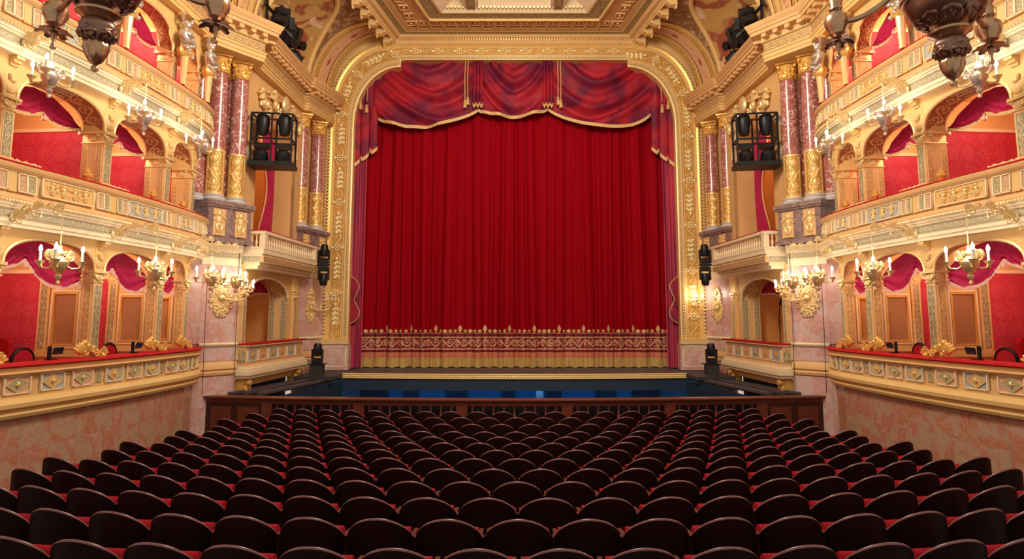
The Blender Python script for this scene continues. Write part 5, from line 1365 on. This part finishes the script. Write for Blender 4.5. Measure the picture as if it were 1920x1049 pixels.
# ------------------------------------------------------------------ orchestra rail
rl = thing('orchestra_rail', 'curved mahogany rail with balusters between stalls and orchestra pit', 'railing', T(0, 0, 0))
RP = norm_path([(-7.05+14.1*q/40, rail_y(-7.05+14.1*q/40)) for q in range(41)])
obj('hand_rail', MB().sweep(RP, [(-.12, 1.08), (.10, 1.08), (.12, 1.10), (.12, 1.125), (.10, 1.14), (-.12, 1.14), (-.14, 1.11), (-.12, 1.08)]), 'mahogany_rail', rl)
obj('top_band', MB().sweep(RP, [(.04, 1.09), (.04, .98), (.02, .97), (-.04, .97), (-.04, 1.09)]), 'mahogany_rail', rl)
obj('base_panel', MB().sweep(RP, [(.05, .5), (.05, -.05), (-.05, -.05), (-.05, .5), (.05, .5)]), 'mahogany_panel', rl)
obj('pit_screen', MB().sweep(RP, [(-.30, 1.0), (-.30, -.5)]), 'black_metal', rl)
PX = [-5.55, -3.43, -1.15, 1.15, 3.43, 5.55]
for x in PX: obj('post', MB().box((x, rail_y(x), .5), (.24, .12, 1.1)), 'mahogany_rail', rl, smooth=0)
for sx in (-1, 1):
    obj('end_panel', MB().sweep(norm_path([(sx*5.6, rail_y(5.6)), (sx*7.05, rail_y(7.05))][::1 if sx > 0 else -1]), [(.05, 1.0), (.05, -.05)]), 'mahogany_panel', rl)
    for q in range(2): x = sx*(5.98+.66*q); obj('end_panel_board', MB().box((0, 0, .55), (.5, .03, .72)), 'mahogany_rail', rl, T(x, rail_y(x)-.07, 0) @ RZ(math.atan(x/41)), 0)
RB = MB().lathe([(.035, 0), (.035, .03), (.02, .05), (.04, .12), (.045, .18), (.03, .28), (.018, .38), (.022, .42), (.03, .44), (.03, .48)], 8).mesh('baluster', 'mahogany_rim', 40)
for a, b in zip(PX, PX[1:]):
    for q in range(9): x = a+.12+(b-a-.24)*(q+.5)/9; obj('baluster', RB, parent=rl, M=T(x, rail_y(x), .49))

# ------------------------------------------------------------------ stalls seats
def seat_meshes():
    U = [-1+2*q/20 for q in range(21)]; A = 1.15
    def plan(u, r=0.0): w = u*A; return ((.262-r)*sin(w)/sin(A), .15*(1-cos(w))/(1-cos(A))+r*cos(w))
    def top(u): return .755+.195*max(0.0, 1-(sin(abs(u)*A)/sin(A)*.985)**2.0)**.56
    m = MB(); vs = []; n = len(U)
    def shell(m, r, z0, zoff, flip=False):
        vs = []
        for u in U:
            x, y = plan(u, r); h = top(u)+zoff
            for b in (0, .5, 1.0): k = .86+.14*min(1, b*1.6); vs.append((x*k, y-.03*b*(1-b), z0+(h-z0)*b))
        fs = []
        for i in range(n-1):
            for j in range(2): a = i*3+j; q = (a, a+3, a+4, a+1); fs.append(q if not flip else q[::-1])
        m.add(vs, fs)
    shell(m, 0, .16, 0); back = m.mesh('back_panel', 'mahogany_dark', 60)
    m = MB(); m.tube([(-.256, .30, .745), (-.256, .22, .752)]+[(*plan(u, .012), top(u)) for u in U]+[(.256, .22, .752), (.256, .30, .745)], .0125, 6); rim = m.mesh('rim', 'mahogany_rim', 60)
    m = MB(); shell(m, .045, .3, -.015, True); cush = m.mesh('back_cushion', 'plush_red', 60)
    m = MB()
    def sc(a, b):
        w = a*2*PI; yy = .235+.06*cos(w); zz = .60+.232*(1 if sin(w) > 0 else -1)*abs(sin(w))**.62; return ((-.228+.456*b), yy+.0, zz)
    m.grid(sc, 16, 4)
    for q in (-1, 1): m.add([(q*.228, .235+.06*cos(w), .60+.232*(1 if sin(w) > 0 else -1)*abs(sin(w))**.62) for w in [i*2*PI/16 for i in range(16)]], [tuple(range(16))])
    seat = m.mesh('seat_cushion', 'plush_red', 50)
    m = MB(); m.bar((0, .17, .760), (0, .44, .742), .034, .024); m.box((0, .30, .42), (.024, .24, .63)); arm = m.mesh('arm', 'mahogany_arm', 0)
    m = MB(); m.box((0, .14, .09), (.10, .2, .18)); m.box((0, .14, .01), (.3, .26, .02)); base = m.mesh('base', 'mahogany_dark', 0)
    return back, rim, cush, seat, arm, base
SB, SR, SCU, SS, SA, SBA = seat_meshes()
rows = []
for i in range(13):
    Y0 = 4.14+.755*i; half = 5.62 if i == 12 else (5.72 if i == 11 else 5.98); RR = 27.0; pitch = .55
    off = 0.5 if i % 2 == 0 else 0.0; row = []
    for k in range(-14, 15):
        s = (k+off)*pitch; 
        if abs(s) > half: continue
        ph = s/RR; X = RR*sin(ph)+.03; Y = Y0+RR*(1-cos(ph)); zf = zfloor(Y0)
        px, py = project(X, Y, zf+.9); hw = 300/Y
        if -hw-20 < px < 1920+hw+20: row.append((X, Y, zf, ph))
    rows.append(row)
for i, row in enumerate(rows):
    r = 12-i
    for k, (X, Y, zf, ph) in enumerate(row):
        n = len(row)
        g = thing('theatre_seat', 'dark wooden seat with red plush, %s from left, %s row from orchestra rail' % (ordinal(k+1), ordinal(r+1)), 'seat', T(X, Y, zf) @ RZ(ph), 'stalls seats')
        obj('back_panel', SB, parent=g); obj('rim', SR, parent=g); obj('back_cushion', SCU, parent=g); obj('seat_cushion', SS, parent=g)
        for sx in (-1, 1): obj('arm', SA, parent=g, M=T(sx*.238, 0, 0))
        obj('base', SBA, parent=g)

# ------------------------------------------------------------------ hanging bronze chandeliers
def chandelier(x, y):
    g = thing('bronze_chandelier', 'heavy bronze chandelier hanging at the upper {side} corner before the boxes', 'chandelier', T(x, y, 5.40), 'bronze chandeliers')
    obj('finial', cached('chf', lambda: MB().lathe([(0, 0), (.025, .006), (.035, .03), (.028, .055), (.012, .065), (.02, .075), (.06, .11), (.095, .18), (.115, .25), (.112, .30), (.08, .33)], 24, None, .06, 12).mesh('finial', 'bronze', 50)), parent=g)
    def col():
        m = MB(); m.lathe([(.08, .31), (.10, .34), (.15, .40), (.17, .46), (.15, .52), (.10, .55)], 24, None, .05, 6)
        for q in range(7): a = q*2*PI/7; Q = RZ(a) @ T(.14, 0, .42) @ RZ(PI/2) @ RX(.35); acanthus(m, (0, .03), .15, Q, 5, .03, .9, -PI/2)
        return m.mesh('leaf_collar', 'bronze_dark', 50)
    obj('leaf_collar', cached('chc', col), parent=g)
    obj('disc', cached('chd', lambda: MB().lathe([(.09, .54), (.13, .55), (.205, .60), (.21, .625), (.19, .64), (.12, .66), (.10, .70)], 24).mesh('disc', 'bronze', 40)), parent=g)
    def bowl():
        m = MB(); m.lathe([(.10, .70), (.22, .72), (.33, .80), (.39, .92), (.41, 1.02), (.42, 1.06), (.38, 1.08), (.2, 1.15), (.08, 1.3), (.06, 1.6), (.1, 1.66), (.05, 1.75)], 28)
        for q in range(9): a = q*2*PI/9; Q = RZ(a) @ T(.30, 0, .84) @ RZ(PI/2) @ RX(.6); acanthus(m, (0, .05), .24, Q, 5, .035, .8, -PI/2)
        return m.mesh('bowl', 'bronze_dark', 50)
    obj('bowl', cached('chb', bowl), parent=g)
    obj('bowl_rim', cached('chr', lambda: MB().tube([(.42*cos(a), .42*sin(a), 1.03) for a in [q*2*PI/32 for q in range(32)]], .03, 8, closed=True).mesh('bowl_rim', 'bronze', 60)), parent=g)
    obj('rod', MB().tube([(0, 0, 1.7), (0, 0, 7.2)], .03, 8), 'bronze', g)
    def arm():
        m = MB(); m.tube(smooth_path([(.10, 0, 1.45), (.32, 0, 1.36), (.55, 0, 1.12), (.8, 0, .97), (.98, 0, .94), (1.08, 0, .95)], 4), .036, 8); return m.mesh('arm', 'bronze', 60)
    def sat():
        m = MB(); m.lathe([(0, .50), (.02, .505), (.032, .53), (.02, .555), (.014, .57), (.03, .68), (.035, .72), (.02, .75), (.05, .78), (.085, .80), (.09, .84), (.12, .89), (.13, .95), (.12, 1.01), (.08, 1.05), (.06, 1.08), (.075, 1.10), (.06, 1.14), (.07, 1.2), (.05, 1.24), (.09, 1.30), (.10, 1.33), (.03, 1.36)], 20, T(1.08, 0, 0), .035, 10); return m.mesh('lamp_holder', 'bronze', 50)
    def lf():
        m = MB()
        for q in range(7):
            a = q*2*PI/7; Q = T(1.08, 0, .735) @ RZ(a)
            m.grid(lambda u, v: (lambda s, w: (.03+.16*s, (w-.5)*.13*(sin(PI*min(1, .15+.85*s))**.7)*(1+.35*sin(s*16)), -.05*s*s+.012*abs(w-.5)))(u, v), 8, 4, Q)
        return m.mesh('leaf_canopy', 'bronze_dark', 60)
    cdl = cached('chcd', lambda: MB().lathe([(.02, 1.35), (.02, 1.48), (0, 1.48)], 8, T(1.08, 0, 0)).mesh('candle', 'white_wax', 40)); blb = cached('chbl', lambda: MB().lathe([(0, 1.47), (.02, 1.49), (.026, 1.52), (0, 1.59)], 8, T(1.08, 0, 0)).mesh('bulb', 'bulb_glow', 60))
    for a in (24, 147, 268):
        Q = RZ(R(a)); ar = obj('arm', cached('cha', arm), parent=g, M=Q); obj('lamp_holder', cached('chs', sat), parent=ar); obj('leaf_canopy', cached('chl', lf), parent=ar); obj('candle', cdl, parent=ar); obj('bulb', blb, parent=ar)
for S.side, (x, y) in ((-1, (-4.27, 6.0)), (1, (-4.757, 6.4))): chandelier(x, y)
S.side = -1
